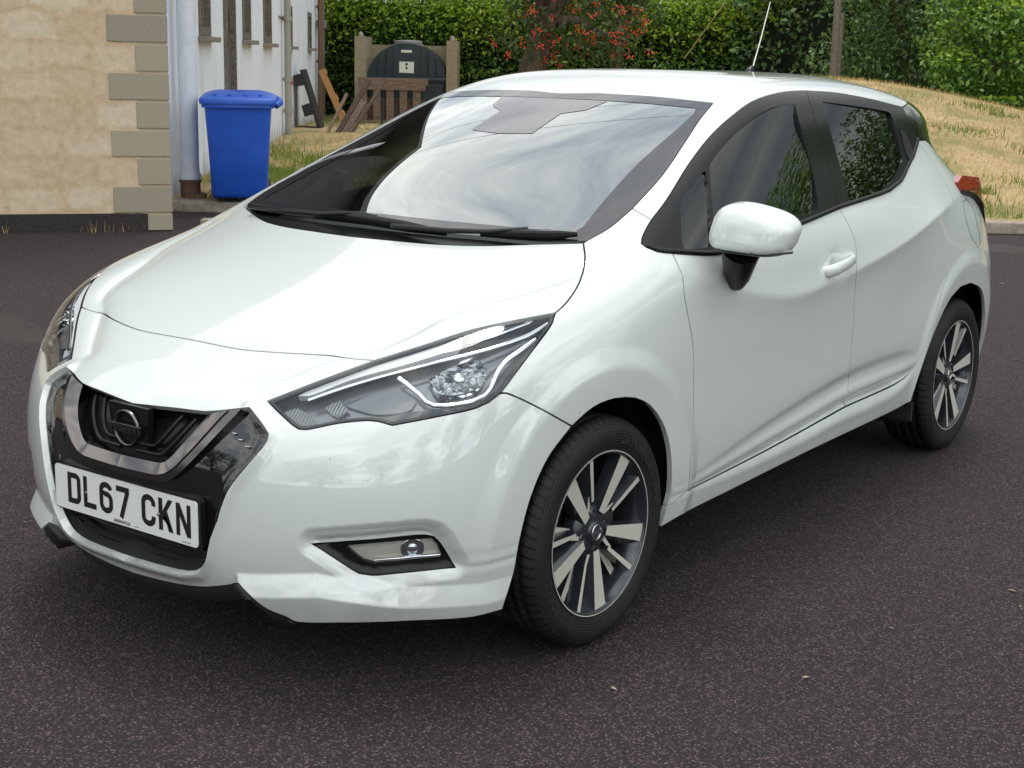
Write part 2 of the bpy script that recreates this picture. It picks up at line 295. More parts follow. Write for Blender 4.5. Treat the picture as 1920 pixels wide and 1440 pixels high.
def features(P,u,v):
    if not FEAT: return P
    x,y,z=P[...,0],P[...,1],P[...,2]; P=P.copy()
    m=sstep(.58,.76,x); dx=0*x
    for yc in (0.0,2.525):
        r=np.hypot(y-yc,z-.31); k=1 if yc==0 else 1.04
        dx=dx+.009*sstep(.475*k,.415*k,r)-.10*np.clip(.412*k-r,0,.09)
    t=z-cint(y,CREASE); w=np.interp(y,[.0,.5,1.2,1.6,2.3],[.03,.018,.008,.004,.003])
    A=np.interp(y,[-.1,.1,.6,1.0,1.5,2.2,2.6],[0,.008,.015,.018,.019,.019,0])
    dx=dx+A*np.exp(-(np.sqrt(t*t+w*w)-w)/.060)
    zb=cint(y,LOWB); zt=cint(y,LOWT)
    s=(z-zb)/np.maximum(zt-zb,.01); D=np.interp(y,[.42,.9,1.45,1.9,2.06],[.001,.007,.012,.010,.0])
    sh=cint(s,SHP)
    dx=dx-D*sh
    g=((y-1.277)/.05)**2+((z-.857)/.04)**2; dx=dx-.014*np.exp(-g)
    g=((y-1.98)/.22)**2+((z-.70)/.11)**2; dx=dx-.008*np.exp(-g)
    P[...,0]+=m*dx
    n=None
    front=(y<.2)
    if np.any(front):
        n=bnorm(u,v)
        disp=-.013*np.exp(-(np.sqrt(pldist(P,FLUTE)**2+2.5e-5)-.005)/.030)
        disp=disp+.011*np.exp(-(pldist(P,GRILLE3)/.020)**2)
        ins=inpoly(u,v,FOG_UV); d=pldist(P,FOG3)
        disp=disp-.027*np.where(ins,1,np.clip(1-(d/.040),0,1)**1.25)*(y<-.3)
        P=P+n*(disp*front)[...,None]
        h=n*[1,1,0]; h=h/np.maximum(np.linalg.norm(h,axis=-1,keepdims=True),1e-9)
        zt=np.interp(u,[1.8,3.1,4.2,5.2,6.2],[.293,.312,.283,.272,.268])
        uin=np.interp(z,BLADE_IN[::-1,1],BLADE_IN[::-1,0])
        q=(zt-z)/.052; q=.5*(q+np.sqrt(q*q+.0015)); q=q-.5*((q-1)+np.sqrt((q-1)**2+.0015))
        b=.038*q*sstep(0,.06,u-uin)*np.interp(u,[1.8,4,5.6,6.3,6.8],[1,1,.6,.35,0])*(u>1.7)
        P=P+h*(b*front)[...,None]
    return P
def S(u,v):
    u=np.asarray(u,float); v=np.asarray(v,float)
    return features(base(u,v),u,v)
def Sn(u,v,e=.01):
    u=np.asarray(u,float); v=np.asarray(v,float)
    du=S(np.minimum(u+e,NU),v)-S(np.maximum(u-e,0),v); dv=S(u,np.minimum(v+e,NV))-S(u,np.maximum(v-e,0))
    n=np.cross(du,dv); n/=np.maximum(np.linalg.norm(n,axis=-1,keepdims=True),1e-12)
    return n

OUT={
'hoodfront':[(0.451,7.847),(0.608,7.841),(0.766,7.835),(0.932,7.834),(1.058,7.840),(1.192,7.849),(1.330,7.861),(1.468,7.874),(1.601,7.886),(1.784,7.905),(1.957,7.927),(2.123,7.950),(2.275,7.974),(2.420,7.999),(2.557,8.022),(2.725,8.034),(2.970,7.984),(3.147,7.971),(3.319,7.966),(3.485,7.964)],
'hl_a':[(3.485,7.964),(3.405,7.885),(3.322,7.805),(3.236,7.724),(3.146,7.643),(3.055,7.559),(2.961,7.474),(2.865,7.387),(2.765,7.295),(2.663,7.201),(2.561,7.105),(2.457,7.008),(2.353,6.911),(2.248,6.812),(2.141,6.713)],
'hl_b':[(3.485,7.964),(3.579,8.035),(3.671,8.103),(3.763,8.169),(3.853,8.233),(3.942,8.297),(4.031,8.361),(4.108,8.417),(4.184,8.476),(4.260,8.534),(4.336,8.590),(4.413,8.643),(4.489,8.691),(4.567,8.734),(4.675,8.782),(4.783,8.821),(4.896,8.855),(5.021,8.889),(5.133,8.917),(5.253,8.942),(5.381,8.966),(5.512,8.988),(5.645,9.008),(5.777,9.027)],
'hl_rear':[(5.777,9.027),(5.887,8.817),(5.915,8.692),(5.928,8.542),(5.930,8.377),(5.921,8.203),(5.906,8.033),(5.887,7.885),(5.859,7.734),(5.825,7.577),(5.784,7.417),(5.739,7.254),(5.691,7.087)],
'hl_bot':[(5.691,7.087),(5.545,6.853),(5.365,6.714),(5.259,6.669),(5.131,6.628),(4.992,6.586),(4.852,6.537),(4.745,6.497),(4.634,6.455),(4.520,6.410),(4.405,6.364),(4.290,6.316),(4.177,6.266),(3.975,6.359),(3.824,6.376),(3.732,6.361),(3.623,6.333),(3.508,6.296),(3.395,6.255),(3.271,6.197),(3.143,6.126),(3.022,6.062),(2.926,6.024),(2.811,6.026),(2.699,6.126),(2.566,6.275),(2.440,6.410),(2.297,6.561),(2.141,6.713)],
'shut':[(5.777,9.027),(5.797,9.163),(5.780,9.285),(5.737,9.427),(5.666,9.580),(5.551,9.757),(5.331,10.023),(5.224,10.171),(5.052,10.388),(4.721,10.728)],
'hoodrear':[(4.721,10.728),(4.440,10.713),(4.180,10.697),(3.935,10.680),(3.700,10.663),(3.471,10.643),(3.298,10.627),(3.126,10.608),(2.958,10.588),(2.796,10.568),(2.641,10.548),(2.493,10.529),(2.354,10.513),(2.223,10.500),(2.065,10.486),(1.917,10.475),(1.772,10.467),(1.625,10.460),(1.471,10.454),(1.341,10.450),(1.206,10.448),(1.068,10.447),(0.930,10.446),(0.793,10.445),(0.657,10.443),(0.523,10.440)],
'ws_a':[(4.792,10.805),(4.974,10.927),(5.169,11.049),(5.349,11.184),(5.502,11.355),(5.624,11.540),(5.735,11.724)],
'ws_b':[(5.735,11.724),(5.782,11.903),(5.825,12.080),(5.857,12.256),(5.870,12.435),(5.855,12.621),(5.803,12.820),(5.716,13.032),(5.603,13.250),(5.477,13.466),(5.357,13.672),(5.215,13.910),(5.082,14.145),(4.981,14.389),(4.933,14.738),(4.963,15.136)],
'ws_top':[(4.963,15.136),(4.380,15.177),(3.895,15.220),(3.500,15.263),(3.160,15.306),(2.859,15.347),(2.585,15.383),(2.330,15.415),(2.091,15.440),(1.864,15.459),(1.645,15.473),(1.433,15.485),(1.227,15.496),(1.025,15.506),(0.826,15.519)],
'seam':[(5.735,11.724),(6.091,11.624),(6.397,11.520),(6.662,11.411)],
'dlo_front':[(6.662,11.411),(6.629,11.123),(6.611,10.876),(6.638,10.718),(6.771,10.609)],
'dlo_bot_a':[(6.771,10.609),(7.065,10.450),(7.238,10.398),(7.410,10.356)],
'dlo_bot_b':[(7.410,10.356),(7.625,10.290),(7.833,10.224),(8.043,10.159),(8.249,10.115),(8.389,10.112),(8.527,10.128),(8.667,10.160),(8.789,10.202),(8.913,10.261),(9.038,10.327),(9.166,10.391),(9.306,10.457),(9.450,10.525),(9.598,10.595),(9.749,10.669),(9.880,10.737),(10.015,10.809),(10.153,10.883),(10.295,10.958),(10.438,11.033)],
'dlo_bot_c':[(10.438,11.033),(10.595,11.083),(10.756,11.133),(10.915,11.184),(11.063,11.234),(11.263,11.299),(11.450,11.387),(11.765,11.673),(11.920,11.911),(12.078,12.163),(12.393,12.553),(12.686,12.977),(12.804,13.163)],
'dlo_top_a':[(6.662,11.411),(6.706,11.582),(6.741,11.752),(6.761,11.942),(6.754,12.122),(6.726,12.323),(6.679,12.533),(6.623,12.743),(6.571,12.942),(6.527,13.119),(6.483,13.297),(6.445,13.474),(6.419,13.649),(6.414,13.822),(6.443,14.016),(6.507,14.212),(6.597,14.408),(6.705,14.603),(6.896,14.907),(7.163,15.200),(7.556,15.463),(8.038,15.687),(8.560,15.855),(9.107,15.970),(9.613,16.025),(10.047,16.053)],
'dlo_top_b':[(10.047,16.053),(10.340,16.002),(10.620,15.956),(10.889,15.899),(11.147,15.817),(11.401,15.699),(11.638,15.561),(11.860,15.413),(12.071,15.264),(12.264,15.122),(12.454,14.977),(12.656,14.834),(12.891,14.698)],
'dlo_rear':[(12.891,14.698),(12.728,14.287),(12.696,13.916),(12.738,13.533),(12.804,13.163)],
'b_seam':[(10.047,16.053),(9.886,15.348),(9.907,14.803),(9.990,14.327),(10.062,14.033),(10.143,13.744),(10.222,13.460),(10.290,13.182),(10.342,12.909),(10.377,12.643),(10.398,12.388),(10.412,12.130),(10.422,11.867),(10.428,11.597),(10.434,11.320),(10.438,11.033)],
'g_quarter':[(7.326,12.715),(7.612,12.360),(7.709,12.200),(7.809,12.003),(7.905,11.774),(7.990,11.520),(8.059,11.248),(8.111,10.966),(8.147,10.683),(8.174,10.412),(7.981,10.416),(7.783,10.417),(7.651,10.444),(7.615,10.501),(7.583,10.649),(7.537,10.902),(7.467,11.204),(7.371,11.500),(7.272,11.746),(7.206,11.897),(7.191,11.986),(7.202,12.138),(7.226,12.354),(7.254,12.562),(7.285,12.687),(7.326,12.715)],
'g_front':[(7.355,12.863),(7.310,13.060),(7.304,13.217),(7.311,13.415),(7.331,13.627),(7.367,13.820),(7.462,14.078),(7.616,14.321),(7.851,14.581),(8.153,14.816),(8.706,15.033),(9.113,15.101),(9.252,14.989),(9.349,14.582),(9.471,14.219),(9.603,13.888),(9.727,13.582),(9.832,13.293),(9.913,13.019),(9.970,12.759),(10.008,12.514),(10.032,12.288),(10.047,12.084),(10.061,11.721),(10.063,11.400),(10.051,11.181),(10.026,11.090),(9.898,11.054),(9.759,11.004),(9.622,10.934),(9.468,10.843),(9.310,10.746),(9.161,10.658),(9.031,10.584),(8.903,10.510),(8.777,10.445),(8.657,10.397),(8.454,10.342),(8.295,10.345),(8.243,10.411),(8.217,10.677),(8.180,10.962),(8.127,11.252),(8.054,11.536),(7.964,11.807),(7.859,12.059),(7.745,12.283),(7.630,12.476),(7.526,12.631),(7.446,12.740),(7.355,12.863)],
'g_rear':[(10.358,15.156),(10.595,15.084),(10.820,15.013),(11.036,14.941),(11.247,14.862),(11.492,14.766),(11.754,14.663),(11.988,14.562),(12.136,14.474),(12.184,14.387),(12.110,13.992),(12.099,13.635),(12.104,13.312),(12.092,12.878),(12.046,12.544),(12.009,12.426),(11.824,12.087),(11.633,11.792),(11.329,11.488),(11.152,11.423),(10.980,11.359),(10.812,11.296),(10.648,11.234),(10.645,11.522),(10.640,11.803),(10.633,12.075),(10.624,12.341),(10.610,12.602),(10.589,12.861),(10.557,13.117),(10.511,13.401),(10.458,13.692),(10.405,13.998),(10.363,14.331),(10.341,14.708),(10.358,15.156)],
'door_cutf':[(7.410,10.356),(7.564,9.953),(7.702,9.635),(7.785,9.377),(7.875,9.082),(7.966,8.799),(8.055,8.490),(8.129,8.182),(8.186,7.908),(8.234,7.632),(8.275,7.346),(8.308,7.035),(8.334,6.715),(8.352,6.441),(8.368,6.095),(8.377,5.875),(8.390,5.603),(8.403,5.307),(8.415,5.013),(8.424,4.742),(8.424,4.514),(8.416,4.259),(8.409,4.014),(8.409,3.767),(8.414,3.515),(8.420,3.279),(8.428,3.038),(8.441,2.777),(8.458,2.490)],
'door_mid':[(10.438,11.033),(10.487,10.689),(10.536,10.334),(10.573,9.993),(10.598,9.611),(10.604,9.236),(10.591,8.917),(10.562,8.589),(10.593,8.180),(10.618,7.885),(10.638,7.565),(10.653,7.224),(10.664,6.867),(10.673,6.503),(10.681,6.148),(10.686,5.801),(10.691,5.467),(10.695,5.151),(10.698,4.857),(10.701,4.583),(10.712,4.317),(10.762,3.947),(10.733,3.676),(10.771,3.322),(10.791,2.969)],
'sill_f':[(8.458,2.490),(8.595,2.425),(8.688,2.438),(8.782,2.451),(8.877,2.464),(8.973,2.477),(9.069,2.491),(9.166,2.507),(9.264,2.523),(9.362,2.541),(9.459,2.560),(9.558,2.581),(9.655,2.605),(9.757,2.632),(9.859,2.660),(9.961,2.690),(10.062,2.722),(10.163,2.757),(10.264,2.794),(10.365,2.831),(10.467,2.868),(10.572,2.904),(10.680,2.937),(10.791,2.969)],
'sill_r':[(10.791,2.969),(10.910,2.975),(11.033,2.981),(11.154,2.990),(11.267,3.003),(11.448,3.016),(11.609,3.054),(11.713,3.134),(11.801,3.242),(11.910,3.514)],
'rear_cut':[(11.910,3.514),(11.974,3.797),(12.008,4.006),(12.047,4.267),(12.089,4.556),(12.132,4.852),(12.168,5.118),(12.205,5.409),(12.243,5.721),(12.284,6.051),(12.328,6.388),(12.380,6.730),(12.440,7.072),(12.502,7.404),(12.558,7.721),(12.606,8.016),(12.657,8.372),(12.699,8.705),(12.734,9.029),(12.771,9.449),(12.794,9.885),(12.805,10.241),(12.834,10.606),(12.914,10.952),(12.980,11.347),(13.017,11.734),(13.031,12.092),(13.000,12.424),(12.918,12.740),(12.841,12.981),(12.804,13.163)],
'arch_f_a':[(5.839,0.609),(5.879,0.936),(5.934,1.214),(6.000,1.454),(6.059,1.686),(6.102,1.926),(6.124,2.216),(6.152,2.471),(6.164,2.732),(6.184,2.979),(6.205,3.165),(6.227,3.349),(6.250,3.531),(6.274,3.708),(6.299,3.877),(6.325,4.037),(6.356,4.212),(6.388,4.383),(6.422,4.550),(6.459,4.713),(6.500,4.872),(6.547,5.023),(6.599,5.168),(6.655,5.312),(6.710,5.460),(6.762,5.616)],
'arch_f_b':[(6.762,5.616),(6.847,5.767),(6.931,5.923),(7.020,6.043),(7.106,6.105),(7.196,6.136),(7.290,6.134),(7.435,6.075),(7.577,5.946),(7.688,5.779),(7.792,5.561),(7.905,5.229),(8.002,4.870),(8.055,4.627),(8.099,4.382),(8.135,4.139),(8.165,3.892),(8.187,3.640),(8.205,3.385),(8.219,3.111),(8.234,2.815),(8.239,2.544),(8.228,2.102)],
'fb_seam':[(5.691,7.087),(5.767,7.067),(5.862,6.975),(5.994,6.817),(6.138,6.622),(6.255,6.441),(6.360,6.267),(6.489,6.058),(6.626,5.837),(6.762,5.616)],
'fend_bot':[(8.228,2.102),(8.300,2.241),(8.378,2.368),(8.458,2.490)],
'sill_bot':[(8.228,2.102),(8.221,1.714),(8.218,1.293),(8.285,1.366),(8.350,1.440),(8.418,1.513),(8.549,1.461),(8.638,1.472),(8.727,1.488),(8.821,1.500),(8.921,1.510),(9.027,1.521),(9.139,1.536),(9.227,1.550),(9.321,1.565),(9.419,1.581),(9.521,1.599),(9.627,1.617),(9.735,1.635),(9.846,1.653),(9.957,1.671),(10.068,1.688),(10.178,1.704),(10.287,1.718),(10.396,1.729),(10.511,1.739),(10.631,1.748),(10.754,1.755),(10.879,1.762),(11.003,1.768),(11.124,1.775),(11.240,1.781),(11.348,1.788),(11.447,1.795),(11.532,1.804),(11.686,1.828),(11.809,1.853),(11.962,1.940)],
'arch_r':[(11.962,1.940),(11.962,2.388),(11.976,2.827),(11.994,3.125),(12.022,3.441),(12.058,3.754),(12.104,4.046),(12.155,4.303),(12.218,4.591),(12.282,4.860),(12.351,5.132),(12.451,5.541),(12.568,5.920),(12.837,6.325),(13.189,6.331),(13.519,5.995)],
'lip':[(1.891,1.860),(1.662,1.662),(1.500,1.563),(1.339,1.464),(1.187,1.381),(1.018,1.314),(0.862,1.269),(0.710,1.229),(0.550,1.194),(0.391,1.169),(0.250,1.147),(0.025,1.117)],
'blade_in':[(1.891,1.860),(2.004,1.672),(2.110,1.479),(2.188,1.249),(2.277,1.048),(2.384,0.910),(2.497,0.793)],
'blade_bot':[(2.497,0.793),(2.601,0.578),(2.677,0.547),(2.778,0.540),(2.897,0.550),(3.026,0.569),(3.160,0.592),(3.291,0.613),(3.415,0.628),(3.526,0.637),(3.638,0.648),(3.751,0.659),(3.866,0.670),(3.980,0.680),(4.095,0.681),(4.210,0.679),(4.326,0.674),(4.444,0.665),(4.568,0.649),(4.695,0.629),(4.824,0.606),(4.954,0.583),(5.074,0.574),(5.184,0.576),(5.287,0.586),(5.420,0.609),(5.557,0.623),(5.695,0.626),(5.839,0.609)],
'grille':[(1.920,6.430),(2.048,6.282),(2.166,6.134),(2.260,6.003),(2.371,5.811),(2.378,5.747),(2.362,5.597),(2.317,5.454),(2.249,5.286),(2.175,5.125),(2.073,4.913),(1.973,4.710),(1.894,4.541),(1.825,4.368),(1.763,4.147),(1.711,3.928),(1.655,3.652),(1.590,3.422),(1.520,3.164),(1.464,2.875),(1.408,2.589),(1.335,2.308),(1.228,2.079),(1.101,1.958),(0.964,1.916),(0.801,1.901),(0.644,1.898),(0.499,1.893),(0.354,1.892),(0.207,1.885)],
'nose':[(1.920,6.430),(1.743,6.416),(1.573,6.381),(1.432,6.328),(1.317,6.285),(1.150,6.232),(1.039,6.216),(0.906,6.205),(0.769,6.194),(0.638,6.180),(0.512,6.162),(0.386,6.141),(0.259,6.119),(0.132,6.094)],
'fog':[(3.093,3.144),(3.093,3.144),(3.206,3.135),(3.331,3.159),(3.457,3.184),(3.582,3.208),(3.708,3.230),(3.833,3.250),(3.958,3.270),(4.082,3.290),(4.216,3.313),(4.352,3.335),(4.486,3.353),(4.609,3.364),(4.716,3.366),(4.798,3.357),(4.924,3.293),(5.013,3.109),(5.077,2.903),(5.141,2.620),(5.193,2.393),(5.048,2.380),(4.897,2.373),(4.747,2.364),(4.602,2.348),(4.465,2.330),(4.340,2.312),(4.231,2.294),(4.095,2.267),(3.979,2.244),(3.877,2.235),(3.700,2.299),(3.611,2.414),(3.514,2.570),(3.423,2.709),(3.317,2.857),(3.205,3.006),(3.093,3.144)],
'foglens':[(3.537,3.030),(3.537,3.030),(3.653,3.056),(3.771,3.079),(3.889,3.101),(4.009,3.122),(4.130,3.141),(4.254,3.157),(4.378,3.172),(4.505,3.185),(4.633,3.195),(4.763,3.203),(4.893,3.207),(4.983,3.018),(5.045,2.589),(4.906,2.584),(4.761,2.571),(4.614,2.552),(4.469,2.528),(4.330,2.504),(4.201,2.482),(4.086,2.467),(3.990,2.462),(3.915,2.469),(3.778,2.568),(3.701,2.700),(3.620,2.870),(3.537,3.030)],
'hl_band':[(2.563,6.971),(2.664,7.100),(2.763,7.228),(2.878,7.360),(2.958,7.442),(3.046,7.526),(3.139,7.613),(3.234,7.699),(3.328,7.783),(3.419,7.863),(3.505,7.938),(3.598,8.015),(3.691,8.086),(3.785,8.153),(3.877,8.217),(3.967,8.278),(4.054,8.338),(4.147,8.401),(4.237,8.461),(4.326,8.518),(4.415,8.575),(4.504,8.630),(4.645,8.389),(4.560,8.336),(4.475,8.281),(4.390,8.224),(4.305,8.166),(4.217,8.107),(4.128,8.047),(4.036,7.986),(3.940,7.925),(3.840,7.864),(3.738,7.802),(3.635,7.738),(3.532,7.672),(3.431,7.603),(3.332,7.530),(3.225,7.438),(3.117,7.333),(3.009,7.225),(2.907,7.124),(2.814,7.043),(2.733,6.991),(2.563,6.971)],
'hl_cham':[(3.329,6.920),(3.437,7.036),(3.546,7.154),(3.653,7.264),(3.757,7.355),(3.863,7.447),(3.966,7.520),(4.078,7.532),(4.232,7.432),(4.378,7.254),(4.453,7.080),(4.408,6.850),(4.337,6.785),(4.233,6.735),(4.108,6.701),(3.979,6.684),(3.861,6.684),(3.733,6.717),(3.602,6.780),(3.468,6.854),(3.329,6.920)],
'hl_low':[(3.883,6.427),(4.002,6.404),(4.121,6.379),(4.241,6.378),(4.343,6.409),(4.445,6.461),(4.551,6.522),(4.662,6.575),(4.780,6.614),(4.908,6.645),(5.038,6.674),(5.162,6.705),(5.271,6.747),(5.398,6.827),(5.510,6.921),(5.593,7.001),(5.654,7.081),(5.591,7.127),(5.513,7.024),(5.414,6.881),(5.303,6.817),(5.173,6.774),(5.041,6.745),(4.911,6.735),(4.779,6.738),(4.653,6.732),(4.499,6.707),(4.342,6.662),(4.233,6.615),(4.117,6.555),(3.999,6.490),(3.883,6.427)],
'fog_line':[(3.934,2.514),(4.051,2.536),(4.169,2.555),(4.290,2.573),(4.415,2.591),(4.558,2.610),(4.707,2.627),(4.860,2.640),(5.015,2.648)],
'refl':[(4.517,7.727),(4.584,7.831),(4.644,7.937),(4.705,8.030),(4.778,8.098),(4.910,8.153),(5.065,8.173),(5.215,8.131),(5.459,7.819),(5.503,7.536),(5.473,7.273),(5.321,7.116),(5.176,7.050),(5.022,7.028),(4.821,7.130),(4.734,7.297),(4.637,7.518),(4.517,7.727)],
'indic':[(2.432,6.554),(2.612,6.695),(2.774,6.593),(2.947,6.406),(3.025,6.256),(2.835,6.145),(2.713,6.209),(2.591,6.322),(2.432,6.554)],
'bowl':[(3.005,6.818),(3.107,6.973),(3.212,7.052),(3.402,6.750),(3.267,6.554),(3.147,6.653),(3.005,6.818)],
'dloh':[(12.227,13.616),(12.303,13.652),(12.370,13.476),(12.432,13.135),(12.435,12.781),(12.377,12.555),(12.218,12.475),(12.197,12.623),(12.218,12.919),(12.232,13.277),(12.227,13.616)],
'fuel':[(13.265,10.368),(13.556,10.405),(13.716,10.054),(13.672,9.626),(13.621,9.148),(13.636,8.665),(13.623,8.263),(13.488,8.076),(13.240,8.636),(13.164,9.012),(13.133,9.417),(13.159,9.883),(13.265,10.368)],
'chrome_out':[(0.684,4.255),(0.832,4.374),(0.984,4.622),(1.037,4.721),(1.099,4.843),(1.169,4.984),(1.243,5.142),(1.320,5.313),(1.398,5.495),(1.475,5.682),(1.549,5.871),(1.619,6.059),(1.686,6.239),(1.760,6.391)],
'chrome_in':[(0.560,4.707),(0.650,4.725),(0.725,4.844),(0.769,4.940),(0.822,5.073),(0.881,5.236),(0.942,5.420),(1.003,5.617),(1.060,5.816),(1.114,6.011),(1.161,6.190)],
'emblem':[(0.067,5.441)],
'hl_chrome':[(2.764,6.891),(2.880,6.991),(2.995,7.091),(3.113,7.191),(3.236,7.289),(3.349,7.374),(3.464,7.458),(3.581,7.540),(3.699,7.621),(3.820,7.699),(3.918,7.760),(4.017,7.820),(4.117,7.878),(4.218,7.934),(4.319,7.989),(4.420,8.042),(4.519,8.093),(4.612,8.138),(4.709,8.180),(4.807,8.221),(4.905,8.260),(5.001,8.298),(5.093,8.334),(5.181,8.371),(5.262,8.408),(5.361,8.456),(5.456,8.503),(5.543,8.552),(5.621,8.603),(5.684,8.658),(5.748,8.764),(5.793,8.876)],
'hl_loop':[(5.866,8.490),(5.819,8.391),(5.769,8.286),(5.718,8.194),(5.663,8.093),(5.623,7.981),(5.602,7.829),(5.592,7.660),(5.588,7.452),(5.572,7.254),(5.492,7.054),(5.335,6.927),(5.190,6.888),(5.032,6.872),(4.890,6.865),(4.760,6.887),(4.618,7.010),(4.495,7.231),(4.380,7.374),(4.229,7.525),(4.060,7.668)],
'hl_brow':[(4.737,8.484),(4.693,8.657),(4.729,8.723),(4.805,8.778),(4.903,8.825),(5.011,8.860),(5.155,8.893),(5.303,8.916),(5.423,8.926),(5.482,8.919),(5.450,8.879),(5.353,8.817),(5.257,8.755),(5.185,8.700),(5.113,8.645),(5.033,8.596),(4.940,8.555),(4.838,8.521),(4.737,8.484)]}

def Sg(u,v,off=0.0):
    """signed body surface: u<0 or u>18 gives the mirrored half"""
    u=np.asarray(u,float); v=np.asarray(v,float)
    P=S(u,v); n=Sn(u,v); return P+n*off,n
ORI=1.0 if (Sn(np.array([9.]),np.array([5.]))[0,0]>0) else -1.0
def seq(*parts):
    out=[]
    for p in parts:
        if isinstance(p,str):
            q=OUT[p.lstrip('-')]; q=q[::-1] if p[0]=='-' else q
        else: q=p
        for a in q:
            if out and abs(a[0]-out[-1][0])<2e-3 and abs(a[1]-out[-1][1])<4e-3: continue
            out.append(tuple(a))
    if abs(out[0][0]-out[-1][0])<2e-3 and abs(out[0][1]-out[-1][1])<4e-3: out.pop()
    return out
def area(p): return .5*sum(p[i][0]*p[(i+1)%len(p)][1]-p[(i+1)%len(p)][0]*p[i][1] for i in range(len(p)))
def densify(p,step=.016):
    out=[]; n=len(p)
    for i in range(n):
        a,b=np.array(p[i]),np.array(p[(i+1)%n])
        Pa,Pb=base(np.array([a[0],b[0]]),np.array([a[1],b[1]])); k=max(int(np.linalg.norm(Pb-Pa)/step),1)
        for t in range(k): out.append(tuple(a+(b-a)*t/k))
    return out
def iscen(p): return abs(p[0])<1e-6 or abs(p[0]-18)<1e-6 or abs(p[1]-20)<1e-6
def metric(u,v,e=.01):
    du=(base(np.minimum(u+e,NU),v)-base(np.maximum(u-e,0),v))/(np.minimum(u+e,NU)-np.maximum(u-e,0))[:,None]
    dv=(base(u,np.minimum(v+e,NV))-base(u,np.maximum(v-e,0)))/(np.minimum(v+e,NV)-np.maximum(v-e,0))[:,None]
    a=np.maximum(np.linalg.norm(du,axis=1),1e-3); A=du/a[:,None]; s=(dv*A).sum(1); Bv=dv-A*s[:,None]; b=np.maximum(np.linalg.norm(Bv,axis=1),1e-3)
    return a,s,b
def inset(poly,w):
    """move a CCW outline inwards by w metres on the surface"""
    if w==0: return poly
    p=np.array(poly); n=len(p); a,s,b=metric(p[:,0],p[:,1]); out=[]
    cen=[iscen(q) for q in poly]
    for i in range(n):
        def loc(q): dq=q-p[i]; return np.array([a[i]*dq[0]+s[i]*dq[1],b[i]*dq[1]])
        e1=-loc(p[i-1]); e2=loc(p[(i+1)%n]); ns=[]
        for e,cc in ((e1,cen[i] and cen[i-1]),(e2,cen[i] and cen[(i+1)%n])):
            l=np.hypot(*e)
            if l<1e-9: continue
            ns.append((np.array([-e[1],e[0]])/l,0 if cc else w))
        if not ns: out.append(tuple(p[i])); continue
        if len(ns)==1: o=ns[0][0]*ns[0][1]
        else:
            (n1,w1),(n2,w2)=ns; det=n1[0]*n2[1]-n1[1]*n2[0]
            if abs(det)<.35: o=(n1+n2); o=o/max(np.hypot(*o),1e-6)*max(w1,w2) if (w1 and w2) else (n1*w1+n2*w2)
            else: o=np.array([(w1*n2[1]-w2*n1[1])/det,(n1[0]*w2-n2[0]*w1)/det])
        dv=o[1]/b[i]; du=(o[0]-s[i]*dv)/a[i]
        q=[min(max(p[i][0]+du,0),18),min(max(p[i][1]+dv,0),20)]
        if cen[i]:
            if abs(p[i][0])<1e-6: q[0]=0.0
            elif abs(p[i][0]-18)<1e-6: q[0]=18.0
            if abs(p[i][1]-20)<1e-6: q[1]=20.0
        out.append(tuple(q))
    return out
